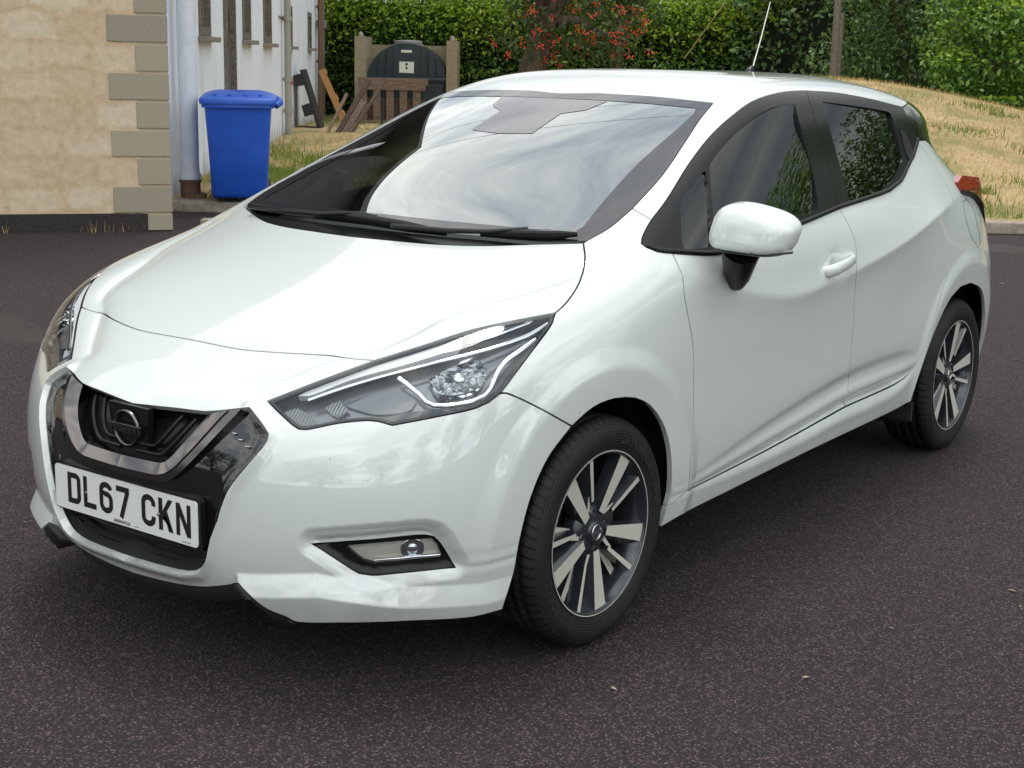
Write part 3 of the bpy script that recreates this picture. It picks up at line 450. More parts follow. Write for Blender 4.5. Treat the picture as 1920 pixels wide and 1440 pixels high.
def patch(outer,holes=(),du=.08,dv=.12,off=0.0,gap=.0023,rim=.012,offfn=None,quad=False):
    """triangulated piece of the body surface -> verts, faces, loop normals"""
    polys=[]
    for k,p in enumerate([outer]+list(holes)):
        p=list(p); ccw=area(p)>0
        if (k==0)!=ccw: p=p[::-1]
        p=densify(p); polys.append(inset(p,gap if k==0 else gap))
    sc=np.array([.15/ du*.08 if False else 1.0/du,1.0/dv])
    pts=[];edges=[]
    for p in polys:
        b=len(pts); pts+=[np.array(q)*sc for q in p]; edges+=[(b+i,b+(i+1)%len(p)) for i in range(len(p))]
    B=np.array(pts); P0=[np.array(p)*sc for p in polys]
    lo,hi=B.min(0),B.max(0)
    gx,gy=np.meshgrid(np.arange(math.floor(lo[0]),math.ceil(hi[0])+1),np.arange(math.floor(lo[1]),math.ceil(hi[1])+1)); g=np.stack([gx.ravel(),gy.ravel()],1).astype(float)
    def inside(q):
        r=inpoly(q[:,0],q[:,1],P0[0])
        for h in P0[1:]: r&=~inpoly(q[:,0],q[:,1],h)
        return r
    g=g[inside(g)]
    if len(g):
        dm=np.full(len(g),1e9)
        for a,b in edges:
            pa,pb=B[a],B[b]; ab=pb-pa; t=np.clip(((g-pa)@ab)/max(ab@ab,1e-12),0,1); dm=np.minimum(dm,((g-pa-t[:,None]*ab)**2).sum(1))
        g=g[dm>.16]
    allp=[Vector(q) for q in B]+[Vector(q) for q in g]
    V,_,F,_,_,_=delaunay_2d_cdt(allp,edges,[],0,1e-6)
    V=np.array([tuple(q) for q in V]); F=np.array([f for f in F if len(f)==3])
    cen=V[F].mean(1); F=F[inside(cen)]
    a,b,c=V[F[:,0]],V[F[:,1]],V[F[:,2]]; ar=(b[:,0]-a[:,0])*(c[:,1]-a[:,1])-(b[:,1]-a[:,1])*(c[:,0]-a[:,0])
    F=F[np.abs(ar)>1e-9]; ar=ar[np.abs(ar)>1e-9]; F[ar<0]=F[ar<0][:,::-1]
    uv=V/sc; uv[:,0]=np.clip(uv[:,0],0,18); uv[:,1]=np.clip(uv[:,1],0,20)
    P,nn=Sg(uv[:,0],uv[:,1]); nn=nn*ORI
    if quad:   # a pane: one smooth low-order curve, no ripples
        y,z=P[:,1]-P[:,1].mean(),P[:,2]-P[:,2].mean(); A=np.stack([0*y+1,y,z,y*y,y*z,z*z],1); c=np.linalg.lstsq(A,P[:,0],rcond=None)[0]
        P[:,0]=A@c; nn=np.stack([0*y+1,-(c[1]+2*c[3]*y+c[4]*z),-(c[2]+c[4]*y+2*c[5]*z)],1); nn/=np.linalg.norm(nn,axis=1,keepdims=True)
    if offfn is not None: P=P+nn*offfn(uv)[:,None]
    else: P=P+nn*off
    F=F if ORI>0 else F[:,::-1]
    if offfn is not None:
        fn=np.cross(P[F[:,1]]-P[F[:,0]],P[F[:,2]]-P[F[:,0]]); acc=np.zeros_like(P)
        for k in range(3): np.add.at(acc,F[:,k],fn)
        nn=acc/np.maximum(np.linalg.norm(acc,axis=1,keepdims=True),1e-12)
    verts=[tuple(p) for p in P]; faces=[tuple(int(i) for i in f) for f in F]; ln=[tuple(nn[i]) for f in faces for i in f]
    if rim:
        cnt={}
        for f in faces:
            for i in range(3):
                e=(f[i],f[(i+1)%3]); k=(min(e),max(e)); cnt[k]=None if k in cnt else e
        for e in cnt.values():
            if e is None: continue
            if iscen(tuple(np.round(uv[e[0]],7))) and iscen(tuple(np.round(uv[e[1]],7))): continue
            i,j=e; a,b=P[i],P[j]; c,dd=b-nn[j]*rim,a-nn[i]*rim
            q=len(verts); verts+=[tuple(b),tuple(a),tuple(dd),tuple(c)]; faces.append((q,q+1,q+2,q+3))
            fn=np.cross(a-b,dd-b); l=np.linalg.norm(fn); fn=fn/l if l>1e-12 else nn[i]; ln+=[tuple(fn)]*4
    return verts,faces,ln
def mirror(t):
    v,f,ln=t; vm=[(-a,b,c) for a,b,c in v]; fm=[q[::-1] for q in f]; o=[]; k=0
    for q in f:
        o+=[(-x,y,z) for x,y,z in ln[k:k+len(q)][::-1]]; k+=len(q)
    return vm,fm,o
def join(*ts):
    v,f,l=[],[],[]
    for a,b,c in ts:
        k=len(v); v=v+list(a); f=f+[tuple(i+k for i in q) for q in b]; l=l+list(c)
    return v,f,l
def surf_mesh(name,t):
    v,f,ln=t; me=bpy.data.meshes.new(name); me.from_pydata(v,[],f); me.polygons.foreach_set('use_smooth',[True]*len(f))
    me.normals_split_custom_set(ln); me.update(); return me
def sym(*a,**k): t=patch(*a,**k); return join(t,mirror(t))
CAR=thing('hatchback_car',(0,1.2,0),'white five-door hatchback parked on the dark tarmac','car')
def part(name,me,m,parent=None,**k):
    o=obj(name,me,m,parent or CAR,**k)
    o.matrix_parent_inverse=Matrix.Identity(4)
    if (parent or CAR) is CAR: o.location=(0,-1.2,0)
    return o
def both(name,outer,holes=(),m=None,parents=(None,None),**k):
    t=patch(outer,holes,**k); a=part(name,surf_mesh(name,t),m,parents[0]); b=part(name,surf_mesh(name,mirror(t)),m,parents[1]); return a,b
def on(u,v,off=0.0):
    P,n=Sg(np.array([u]),np.array([v])); return Vector(P[0]+n[0]*ORI*off),Vector(n[0]*ORI)
def line3(pl,off): 
    q=np.array(pl); P,n=Sg(q[:,0],q[:,1]); n=n*ORI; return [Vector(a+b*off) for a,b in zip(P,n)],[Vector(b) for b in n]
WSB=[(0,10.78),(1.05,10.77),(2.2,10.765),(3.33,10.72)]
# hood, bumper, roof, windscreen
part('hood',surf_mesh('hood',sym(seq([(0,7.86)],'hoodfront','hl_b','shut','hoodrear',[(0,10.43)]),du=.07,dv=.06)),M['paint'])
FB=part('front_bumper',surf_mesh('front_bumper',sym(seq([(0,7.86)],'hoodfront','hl_a','-hl_bot','fb_seam','-arch_f_a','-blade_bot','-blade_in','lip',[(0,1.1),(0,1.78)],'-grille','nose',[(0,6.07)]),[seq('fog')],du=.032,dv=.045,rim=.02)),M['paint'])
both('fender',seq('hl_rear','fb_seam','arch_f_b','fend_bot','-door_cutf','-dlo_bot_a','-dlo_front','-seam','-ws_a',[OUT['shut'][-1]],'-shut'),m=M['paint'],du=.05,dv=.09,rim=.016)
ROOFR=[(13.9,15.0),(15,15.1),(16.5,15.15),(18,15.2)]
part('roof',surf_mesh('roof',sym(seq([(0,15.4)],'-ws_top','-ws_b','seam','dlo_top_a','dlo_top_b',ROOFR,[(18,20),(0,20)]),du=.1,dv=.12)),M['paint'])
WSO=seq(WSB,'ws_a','ws_b','ws_top',[(0,15.4)])
WS=part('windscreen',surf_mesh('windscreen',sym(WSO,du=.2,dv=.2,off=-.002,gap=.001,rim=0)),M['wsglass'])
WSI=[(0,11.12),(1.05,11.1),(2.2,11.08),(3.3,11.03),(4.1,11.05),(4.25,11.2),(4.25,11.5),(4.22,13),(4.28,14.6),(4.15,14.85),(3.5,14.9),(2,15.05),(.8,15.12),(0,15.13)]
part('frit',surf_mesh('frit',sym(seq(WSB,'ws_a','ws_b','ws_top',[(0,15.4)],WSI[::-1]),du=.2,dv=.2,off=-.0008,gap=.001,rim=0)),M['frit'],WS)
part('cowl',surf_mesh('cowl',sym(seq([(0,10.43)],OUT['hoodrear'][::-1],[OUT['ws_a'][0]],WSB[::-1]),du=.15,dv=.1,off=-.012,gap=0,rim=.02)),M['black'])
# doors and quarter panels
FD=both('front_door',seq('dlo_bot_b','door_mid','-sill_f','-door_cutf'),m=M['paint'],du=.03,dv=.09)
RD=both('rear_door',seq('dlo_bot_c','-rear_cut','-sill_r','-door_mid'),m=M['paint'],du=.03,dv=.09)
LAMP=[(13.9,9.6),(14.3,9.8),(14.4,10.5),(14.3,11.3)]
RARCH=[OUT['arch_r'][-1],(13.64,5.83),(13.75,5.6),(13.86,5.30),(13.97,4.9),(14.08,4.5),(14.17,4.08),(14.25,3.61),(14.33,3.10),(14.40,2.52),(14.45,1.87),(14.5,1.17),(14.51,.34)]; BS=[(13.58,7.2),(13.68,8.4),(13.9,9.6)]
both('rear_quarter_panel',seq('sill_bot','arch_r',BS,[(14.3,9.8),(14.4,10.5),(14.3,11.5),(14.0,12.6),(13.2,13.15)],'-rear_cut','-sill_r','-sill_f','-fend_bot'),m=M['paint'],du=.04,dv=.1,rim=.016)
part('rear_bumper',surf_mesh('rear_bumper',sym(seq(RARCH,[(16,.4),(18,.4),(18,7.5),(15.5,7.5),(14.6,8.5)],BS[::-1]),du=.08,dv=.15)),M['paint'])
part('tailgate',surf_mesh('tailgate',sym([(18,7.5),(15.5,7.5),(14.6,8.5),(13.9,9.6),(14.3,9.8),(14.4,10.5),(14.3,10.9),(18,10.9)],du=.1,dv=.15)),M['paint'])
part('rear_window',surf_mesh('rear_window',sym(seq([(18,10.9),(14.3,10.9),(14.3,11.5),(14.0,12.6),(13.2,13.15)],[OUT['dlo_rear'][-1]],'-dlo_rear',ROOFR),du=.1,dv=.15)),M['gloss'])
# glasshouse sides
both('window_frame',seq('dlo_front','dlo_bot_a','dlo_bot_b','-b_seam','-dlo_top_a'),[seq('g_quarter'),seq('g_front')],m=M['black'],parents=FD,du=.05,dv=.15,off=.001,gap=.001)
both('window_frame',seq('b_seam','dlo_bot_c','-dlo_rear','-dlo_top_b'),[seq('g_rear')],m=M['black'],parents=RD,du=.05,dv=.15,off=.001,gap=.001)
both('pillar_trim',seq('dlo_front','dlo_bot_a','dlo_bot_b','-b_seam','-dlo_top_a'),[seq('g_quarter'),seq('g_front')],m=M['dark'],parents=FD,du=.08,dv=.2,off=-.016,gap=-.007,rim=0)
both('pillar_trim',seq('b_seam','dlo_bot_c','-dlo_rear','-dlo_top_b'),[seq('g_rear')],m=M['dark'],parents=RD,du=.08,dv=.2,off=-.016,gap=-.007,rim=0)
both('quarter_light',seq('g_quarter'),m=M['sideglass'],parents=FD,du=.2,dv=.3,off=-.006,gap=-.008,rim=0,quad=True)
both('window_glass',seq('g_front'),m=M['sideglass'],parents=FD,du=.2,dv=.3,off=-.006,gap=-.008,rim=0,quad=True)
both('window_glass',seq('g_rear'),m=M['privacy'],parents=RD,du=.2,dv=.3,off=-.006,gap=-.008,rim=0,quad=True)
def cpart(mb,name,m,parent=None,recalc=True,**k): return part(name,mb.mesh(name,recalc),m,parent,**k)
# inner structure: dark shell, wheel housings, floor, underside
def shell():
    us=np.linspace(0,18,181); vs=np.linspace(1.2,14.4,84); U_,V_=np.meshgrid(us,vs); P,n=Sg(U_,V_,0); P=P-n*ORI*.035
    Q=P.reshape(-1,3); f=[]; nu=len(us)
    for j in range(len(vs)-1):
        for i in range(nu-1):
            q=(j*nu+i,j*nu+i+1,(j+1)*nu+i+1,(j+1)*nu+i); c=Q[list(q)].mean(0); uu=us[i]; vv=vs[j]
            if any(math.hypot(c[1]-y,c[2]-.31)<.44 for y in(0,2.525)) and abs(c[0])>.6: continue
            if vv>10.5 and uu<13.1: continue
            if uu<2.6 and vv<6.6: continue
            if uu<6.6 and vv>5.6: continue
            f.append(q)
    t=([tuple(p) for p in Q],f,[]); mb=MB()
    mb.add(t[0],f); mb.add([(-a,b,c) for a,b,c in t[0]],[q[::-1] for q in f]); return mb
mb=shell()
mb.box((0,1.25,.24),(1.45,3.4,.03)); mb.box((0,-.15,.40),(.9,.9,.35)); mb.box((0,.42,.62),(1.56,.04,.6)); mb.box((0,-.50,.5),(.9,.03,.45))
cpart(mb,'inner_shell',M['dark'],recalc=False)
for sx in (1,-1):
    for yc in (0,2.525):
        mb=MB(); n=40; v=[]
        for a in range(n+1):
            w=R(-25)+a/n*R(230)
            for x in (.48,.66,.775): v.append((sx*x,yc+(.372-.012*(x>.7))*math.cos(w),.31+(.372-.012*(x>.7))*math.sin(w)))
        mb.add(v,[(3*a+q,3*a+1+q,3*a+4+q,3*a+3+q) for a in range(n) for q in (0,1)],0,True); mb.box((sx*.47,yc,.40),(.02,.80,.6))
        cpart(mb,'wheel_housing',M['dark'],recalc=False)
# interior
part('headliner',surf_mesh('headliner',sym(seq([(0,15.4)],'-ws_top','-ws_b','seam','dlo_top_a','dlo_top_b',ROOFR,[(18,20),(0,20)]),du=.3,dv=.3,off=-.022,gap=.01,rim=0)),M['headliner'])
mb=MB(); pr=[(.28,.84),(.30,.945),(.42,.965),(.60,.955),(.72,.93),(.77,.86),(.74,.70),(.55,.62),(.3,.62)]
xs=[-.70,-.66,.66,.70]; v=[(x,y,z-(.03 if abs(x)>.68 else 0)) for x in xs for y,z in pr]; k=len(pr)
mb.add(v,[(i*k+j,i*k+(j+1)%k,(i+1)*k+(j+1)%k,(i+1)*k+j) for i in range(3) for j in range(k)]+[tuple(range(k)),tuple(range(3*k,4*k))],0,True)
mb.box((-.36,.68,.975),(.32,.16,.07),bev=.03); cpart(mb,'dashboard',M['dash'])
def seat(x,y,w=.46,h=.60,bench=False):
    mb=MB(); mb.box((x,y,.46),(w,.50,.16),bev=.05)
    b=Vector((0,-math.sin(R(-20)),math.cos(R(-20)))); yv=Vector((0,b.z,-b.y)); X=Vector((1,0,0))
    mb.box(Vector((x,y+.24,.50))+b*h/2,(w,.12,h),(X,yv,b),bev=.05)
    for hx in ([x] if not bench else [x-.38,x,x+.38]):
        mb.box(Vector((hx,y+.24,.50))+b*(h+.12),(.25,.09,.17),(X,yv,b),bev=.035)
        for s in(-.06,.06): mb.tube([Vector((hx+s,y+.24,.50))+b*(h-.02),Vector((hx+s,y+.24,.50))+b*(h+.06)],.007,6)
    return mb
cpart(seat(.36,1.18),'front_seat',M['seat']); cpart(seat(-.36,1.18),'front_seat',M['seat']); cpart(seat(0,1.98,1.2,.52,True),'rear_seat',M['seat'])
mb=MB(); c=Vector((-.36,.86,.93)); ax=Vector((0,.88,.47)).normalized(); X=Vector((1,0,0)); Y=ax.cross(X).normalized()
mb.tube([c+X*.183*math.cos(a)+Y*.183*math.sin(a) for a in np.linspace(0,2*math.pi,41)],.015,8,cap=False)
for a in (0,math.pi,-math.pi/2): mb.tube([c-ax*.02,c+X*.175*math.cos(a)+Y*.175*math.sin(a)],.016,6)
mb.lathe([(-.05,.0),(-.05,.055),(.0,.06),(.012,.045),(.014,0)],20,ax=ax,c=c); cpart(mb,'steering_wheel',M['dash'])
mb=MB(); mb.box((0,.98,1.245),(.22,.03,.065),bev=.012); mb.box((0,.97,1.29),(.03,.03,.06)); cpart(mb,'rear_view_mirror',M['black'])
# sensor shade behind the top of the windscreen
M['shade']=mat('sensor_shade',(.17,.16,.18),.08,0,.7)
part('sensor_shade',surf_mesh('sensor_shade',sym([(0,15.12),(1.3,15.08),(1.1,14.6),(.68,14.4),(.66,13.66),(0,13.6)],du=.2,dv=.2,off=-.0008,gap=0,rim=0)),M['shade'],WS)
# ---- grille ----
GI=[(0,4.20)]+[(a*1.05+.05,b-.10) for a,b in OUT['chrome_in']]+[(1.40,6.30),(0,5.98)]
gu=[p for p in OUT['grille'] if p[1]>3.12]; gl_=[p for p in OUT['grille'] if p[1]<=3.12]
GR=part('grille',surf_mesh('grille',sym(seq(gu,[(1.45,3.05),(0,3.05),(0,4.20)],GI[1:-2],GI[-2:-1],[(OUT['grille'][0][0]-.28,6.33)]),du=.06,dv=.08,off=-.016,gap=-.010,rim=.02)),M['gloss'])
part('lower_intake',surf_mesh('lower_intake',sym(seq([(1.45,3.05)],gl_,[(0,1.78),(0,3.05)]),du=.08,dv=.1,off=-.065,gap=-.012,rim=-.045)),M['dark'],GR)
part('grille_insert',surf_mesh('grille_insert',sym(GI,du=.08,dv=.1,off=-.046,gap=0,rim=-.03)),M['black'],GR)
CIN0=OUT['chrome_in']; COUT0=OUT['chrome_out']
def resamp(L,n=26):
    L=np.array([(0,L[0][1]-.02)]+[tuple(q) for q in L]); w=np.concatenate([[0],np.cumsum(np.hypot(*((L[1:]-L[:-1])*np.array([.22,.085])).T))]); x=np.linspace(0,w[-1],n)
    return [(float(np.interp(q,w,L[:,0])),float(np.interp(q,w,L[:,1]))) for q in x]
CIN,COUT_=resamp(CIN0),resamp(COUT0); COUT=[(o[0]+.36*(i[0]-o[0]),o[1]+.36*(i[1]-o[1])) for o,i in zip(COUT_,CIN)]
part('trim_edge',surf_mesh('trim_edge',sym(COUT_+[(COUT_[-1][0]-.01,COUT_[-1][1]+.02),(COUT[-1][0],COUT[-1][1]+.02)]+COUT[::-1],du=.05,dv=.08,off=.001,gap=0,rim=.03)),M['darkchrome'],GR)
def chrome_off(q):
    def dl(L):
        L=np.array([(-L[0][0],L[0][1])]+list(L)); d=np.full(len(q),1e9); sc_=np.array([.22,.085])
        for a,b in zip(L[:-1]*sc_,L[1:]*sc_):
            ab=b-a; t=np.clip(((q*sc_-a)@ab)/max(ab@ab,1e-9),0,1); d=np.minimum(d,np.hypot(*(q*sc_-a-t[:,None]*ab).T))
        return d
    o,i=dl(COUT),dl(CIN); r=o/(o+i+1e-6); return .006-.014*r
part('chrome_trim',surf_mesh('chrome_trim',sym(COUT+[(COUT[-1][0]-.01,COUT[-1][1]+.02),(CIN[-1][0]+.02,CIN[-1][1]+.03)]+CIN[::-1],du=.04,dv=.06,off=.002,gap=.001,rim=.035,offfn=chrome_off)),M['trim'],GR)
mb=MB()
for sg in (1,-1):
    for k in (.80,.62):
        pl=[(p[0]*k,5.05+(p[1]-CIN[0][1])*(.93 if k>.7 else .9)*1.0-.22*(k>.7)) for p in CIN if p[0]*k>.12]; pl=[(a,min(b,6.25)) for a,b in pl if b<6.2]
        pts,ns=line3(pl,-.03); mb.tube([(p.x*sg,p.y,p.z) for p in pts],.006,6)
    for k in range(3):
        a,b=1.72+.14*k,6.15-.16*k
        pts,ns=line3([(a-.02,b-.35),(a+.05,b-.355)],-.011); mb.tube([(p.x*sg,p.y,p.z) for p in pts],.0022,6,m=1)
for v_ in (2.0,2.45,2.9):
    pts,ns=line3([(u_,v_) for u_ in np.linspace(0,1.35,12)],-.045)
    mb.tube([(-p.x,p.y,p.z) for p in pts[::-1]]+pts[1:],.007,6)
part('grille_bars',mb.mesh('grille_bars'),[M['black'],M['chrome']],GR)
# lip of the opening
t=[(1.17,4.22),(1.55,4.08),(1.79,4.66),(1.74,4.74),(1.36,4.84),(1.30,4.78)]
part('tow_eye_cover',surf_mesh('tow_eye_cover',mirror(patch(t,du=.05,dv=.08,off=-.012,gap=0,rim=.006))),M['gloss'],GR)
# emblem: ring and bar with the maker's lettering
def text_mesh(txt,size,extrude=.001,name='lettering',bold=0.0,align='CENTER'):
    cu=bpy.data.curves.new(name,'FONT'); cu.body=txt; cu.size=size; cu.extrude=extrude; cu.align_x=align; cu.align_y='CENTER'; cu.offset=bold; cu.resolution_u=3
    o=bpy.data.objects.new(name,cu); COL.objects.link(o); dg=bpy.context.evaluated_depsgraph_get()
    me=bpy.data.meshes.new_from_object(o.evaluated_get(dg)); bpy.data.objects.remove(o); bpy.data.curves.remove(cu); me.name=name; me.materials.clear(); return me
def xform(me,X,Y,Z,c):
    me.transform(Matrix(((X.x,Y.x,Z.x,c.x),(X.y,Y.y,Z.y,c.y),(X.z,Y.z,Z.z,c.z),(0,0,0,1)))); return me
ec,en=on(0.0,5.42,-.012); en=Vector((0,-1,-.02)).normalized(); eX=Vector((1,0,0)); eY=en.cross(eX)
mb=MB(); 
mb.prism([(-.062,-.05),(.062,-.05),(.072,.055),(-.072,.055)],.018,eX,eY,en,ec-en*.024)
part('emblem_panel',mb.mesh('emblem_panel'),M['black'],GR)
mb=MB(); mb.lathe([(.0,.046),(.004,.0455),(.007,.043),(.004,.0395),(.0,.039)],48,ax=en,c=ec)
mb.box(ec+en*.005,(.116,.023,.008),(eX,eY,en),bev=.002)
EM=part('emblem',mb.mesh('emblem'),M['darkchrome'],GR)
part('lettering',xform(text_mesh('NISSAN',.024,.0008,bold=.0006),eX*1.12,eY,en,ec+en*.0098),M['ink'],GR)
# ---- number plate ----
pc=Vector((0,-.8196,.4028)); pX,pY,pZ=Vector((1,0,0)),Vector((0,0,1)),Vector((0,-1,0))
def rrect(w,h,r,n=5):
    o=[]
    for cx_,cy_,a0 in ((w/2-r,h/2-r,0),(-w/2+r,h/2-r,90),(-w/2+r,-h/2+r,180),(w/2-r,-h/2+r,270)):
        for i in range(n+1): a=R(a0+90*i/n); o.append((cx_+r*math.cos(a),cy_+r*math.sin(a)))
    return o
mb=MB(); mb.prism(rrect(.52,.111,.009),.003,pX,pY,pZ,pc-pZ*.003); NP=cpart(mb,'number_plate',M['plate'])
mb=MB(); mb.prism(rrect(.532,.121,.010),.016,pX,pY,pZ,pc-pZ*.0205); part('plate_holder',mb.mesh('plate_holder'),M['black'],NP)
def ribbon(path,w,closed=False):
    p=[Vector((a,b)) for a,b in path]; n=len(p); l=[];r=[]
    for i in range(n):
        a=p[i]-p[i-1] if (i>0 or closed) else p[1]-p[0]; b=p[(i+1)%n]-p[i] if (i<n-1 or closed) else p[-1]-p[-2]
        a=a.normalized(); b=b.normalized(); na=Vector((-a.y,a.x)); nb=Vector((-b.y,b.x)); m=(na+nb); m=m/max(m.dot(na),.5)
        l.append(p[i]+m*w/2); r.append(p[i]-m*w/2)
    f=[(i,(i+1)%n,n+(i+1)%n,n+i) for i in range(n if closed else n-1)]
    return [(q.x,q.y) for q in l+r],f
def arc(cx_,cy_,rx,ry,a0,a1,n=8): return [(cx_+rx*math.cos(R(a0+(a1-a0)*i/n)),cy_+ry*math.sin(R(a0+(a1-a0)*i/n))) for i in range(n+1)]
s_=14; W_,H_=50-s_,79-s_   # stroke centre-line box, mm
def glyph(ch):
    if ch=='D': return [ribbon([(0,0)]+[(W_-12,0)]+arc(W_-12,12,12,12,-90,0)[1:]+arc(W_-12,H_-12,12,12,0,90)+[(0,H_)],s_,True)]
    if ch=='L': return [ribbon([(0,H_+7),(0,0),(W_+5,0)],s_)]
    if ch=='6': return [ribbon(arc(W_/2,H_-15,W_/2,15,15,90)+arc(W_/2,H_-15,W_/2,15,90,180)[1:]+arc(W_/2,15,W_/2,15,180,360)+arc(W_/2,27,W_/2,15,0,90)[0:]+[(W_/2-9,42),(7.2,38.5)],s_)]
    if ch=='7': return [ribbon([(-5,H_),(W_,H_),(W_,H_-6),(W_/2-6,-7)],s_)]
    if ch=='C': return [ribbon([(W_,H_-20),(W_,H_-15)]+arc(W_/2,H_-15,W_/2,15,0,180,12)[1:]+arc(W_/2,15,W_/2,15,180,360,12)+[(W_,20)],s_)]
    if ch=='K':
        a=[(-7,-7),(7,-7),(7,H_+7),(-7,H_+7)]; b=[(7.05,22),(15,33),(W_-9,-7),(W_+8,-7),(22.5,43),(W_+7,H_+7),(W_-9,H_+7),(7.05,41)]
        return [(a,[(0,1,2,3)]),(b,[(0,1,2,3,4),(0,4,5,6,7)])]
    if ch=='N':
        a=[(-7,-7),(6,-7),(6,H_+7),(-7,H_+7)]; b=[(W_-6,-7),(W_+7,-7),(W_+7,H_+7),(W_-6,H_+7)]; c=[(6.05,H_+7),(6.05,H_-24),(W_-6.05,-7),(W_-6.05,24)]
        return [(a,[(0,1,2,3)]),(b,[(0,1,2,3)]),(c,[(0,1,2,3)])]
mb=MB(); x0=-.211; 
for ch in 'DL67 CKN':
    if ch==' ': x0+=.033; continue
    for pts,f in glyph(ch):
        top=[pc+pX*(x0+(a+7)*.001)+pY*(b-H_/2+3)*.001+pZ*.0006 for a,b in pts]; mb.add(top,f)
    x0+=.061
part('plate_lettering',mb.mesh('plate_lettering'),M['ink'],NP)
part('plate_lettering',xform(text_mesh('GREENHOUS',.0105,.0001,bold=.0002),pX,pY,pZ,pc+pX*-.008+pY*-.0475+pZ*.0005),M['ink'],NP)
part('plate_lettering',xform(text_mesh('.co.uk',.006,.0001),pX,pY,pZ,pc+pX*.045+pY*-.048+pZ*.0005),M['ink'],NP)
part('plate_lettering',xform(text_mesh('BS AU 145d',.0055,.0001),pX,pY,pZ,pc+pX*.222+pY*-.049+pZ*.0005),M['ink'],NP)
for x_ in (-.140,.128):
    mb=MB(); mb.lathe([(0,.0048),(.002,.004),(.003,0)],12,ax=pZ,c=pc+pX*x_+pY*.0+pZ*.0006); part('plate_screw',mb.mesh('plate_screw'),M['darkchrome'],NP)
# ---- headlights ----
HL=seq('hl_a','-hl_bot','-hl_rear','-hl_b'); HLc=HL
M['smoke']=mat('lamp_bezel',(.24,.24,.26),.2,.6)
M['bandm']=mat('lamp_upper_trim',(.74,.72,.72),.5,.0)
M['seal']=mat('lamp_seal',(.01,.01,.011),.35)
def shrink(poly,w):
    p=poly if area(poly)>0 else poly[::-1]
    return inset(densify(p,.02),w)
tin=patch(HL,du=.05,dv=.06,off=-.05,gap=.001,rim=-.047)
HOUS=[part('headlight',surf_mesh('headlight',t),M['smoke']) for t in (tin,mirror(tin))]
both('seal',HL,[shrink(HL,.009)],m=M['seal'],parents=HOUS,du=.05,dv=.06,off=-.003,gap=.001,rim=.01)
both('lens',HL,m=M['lens'],parents=HOUS,du=.05,dv=.06,off=.001,gap=.0015,rim=0)
def strip(pl,w,off,m,name,flat=.5,parents=HOUS,tilt=0):
    pts,ns=line3(pl,off)
    for sg,pa in ((1,parents[0]),(-1,parents[1])):
        mb=MB(); mb.tube([(p.x*sg,p.y,p.z) for p in pts],w,8,up=[(q.x*sg,q.y,q.z) for q in ns],flat=flat); part(name,mb.mesh(name),m,pa)
strip(OUT['hl_chrome'],.0055,-.012,M['silver'],'chrome_strip')
strip(OUT['hl_loop'],.0062,-.014,M['silver'],'chrome_strip')
ref=OUT['refl']
m=mat('faceted_reflector',(.72,.73,.75),.06,1); M['facet']=m; n=NT(m)
tcx=n.n('ShaderNodeTexCoord').outputs['Object']; br=n.n('ShaderNodeTexVoronoi'); br.inputs['Scale'].default_value=38; n.l(n.scaled(tcx,(1,1,1.6)),br.inputs['Vector']); n.bump(br.outputs['Distance'],1.0,.03)
m=M['ribs']=mat('ribbed_reflector',(.66,.66,.67),.15,.9); n=NT(m); wv=n.n('ShaderNodeTexWave'); wv.inputs['Scale'].default_value=45; n.l(n.n('ShaderNodeTexCoord').outputs['Object'],wv.inputs['Vector']); n.bump(wv.outputs['Fac'],.8,.01)
rc=np.mean(np.array(ref),0)
both('reflector',ref,m=M['facet'],parents=HOUS,du=.04,dv=.05,gap=0,rim=-.02,offfn=lambda q:-.045+.012*(((q[:,0]-rc[0])/.5)**2+((q[:,1]-rc[1])/.6)**2))
ct,cn=on(rc[0]+.1,rc[1]+.05,-.034)
for sg,pa in ((1,HOUS[0]),(-1,HOUS[1])):
    mb=MB(); mb.lathe([(-.02,.015),(.012,.015),(.016,.011),(.017,0)],16,ax=(cn.x*sg,cn.y,cn.z),c=(ct.x*sg,ct.y,ct.z)); part('bulb',mb.mesh('bulb'),M['chrome'],pa)
both('indicator',OUT['indic'],m=M['ribs'],parents=HOUS,du=.05,dv=.06,off=-.02,gap=0,rim=.02)
both('chamber',OUT['hl_cham'],m=M['lens_in'],parents=HOUS,du=.04,dv=.05,off=-.038,gap=0,rim=.01)
both('lower_bezel',OUT['hl_low'],m=M['gloss'],parents=HOUS,du=.05,dv=.05,off=-.012,gap=0,rim=.02)
both('side_bowl',OUT['bowl'],m=M['ribs'],parents=HOUS,du=.05,dv=.06,off=-.035,gap=0,rim=.01)
both('brow',OUT['hl_brow'],m=M['gloss'],parents=HOUS,du=.05,dv=.05,off=-.006,gap=.003,rim=.01)
strip(OUT['hl_brow'],.0035,-.005,M['silver'],'chrome_strip')
# upper light band of the lamp
both('upper_trim',OUT['hl_band'],m=M['bandm'],parents=HOUS,du=.05,dv=.05,off=-.010,gap=0,rim=.02)
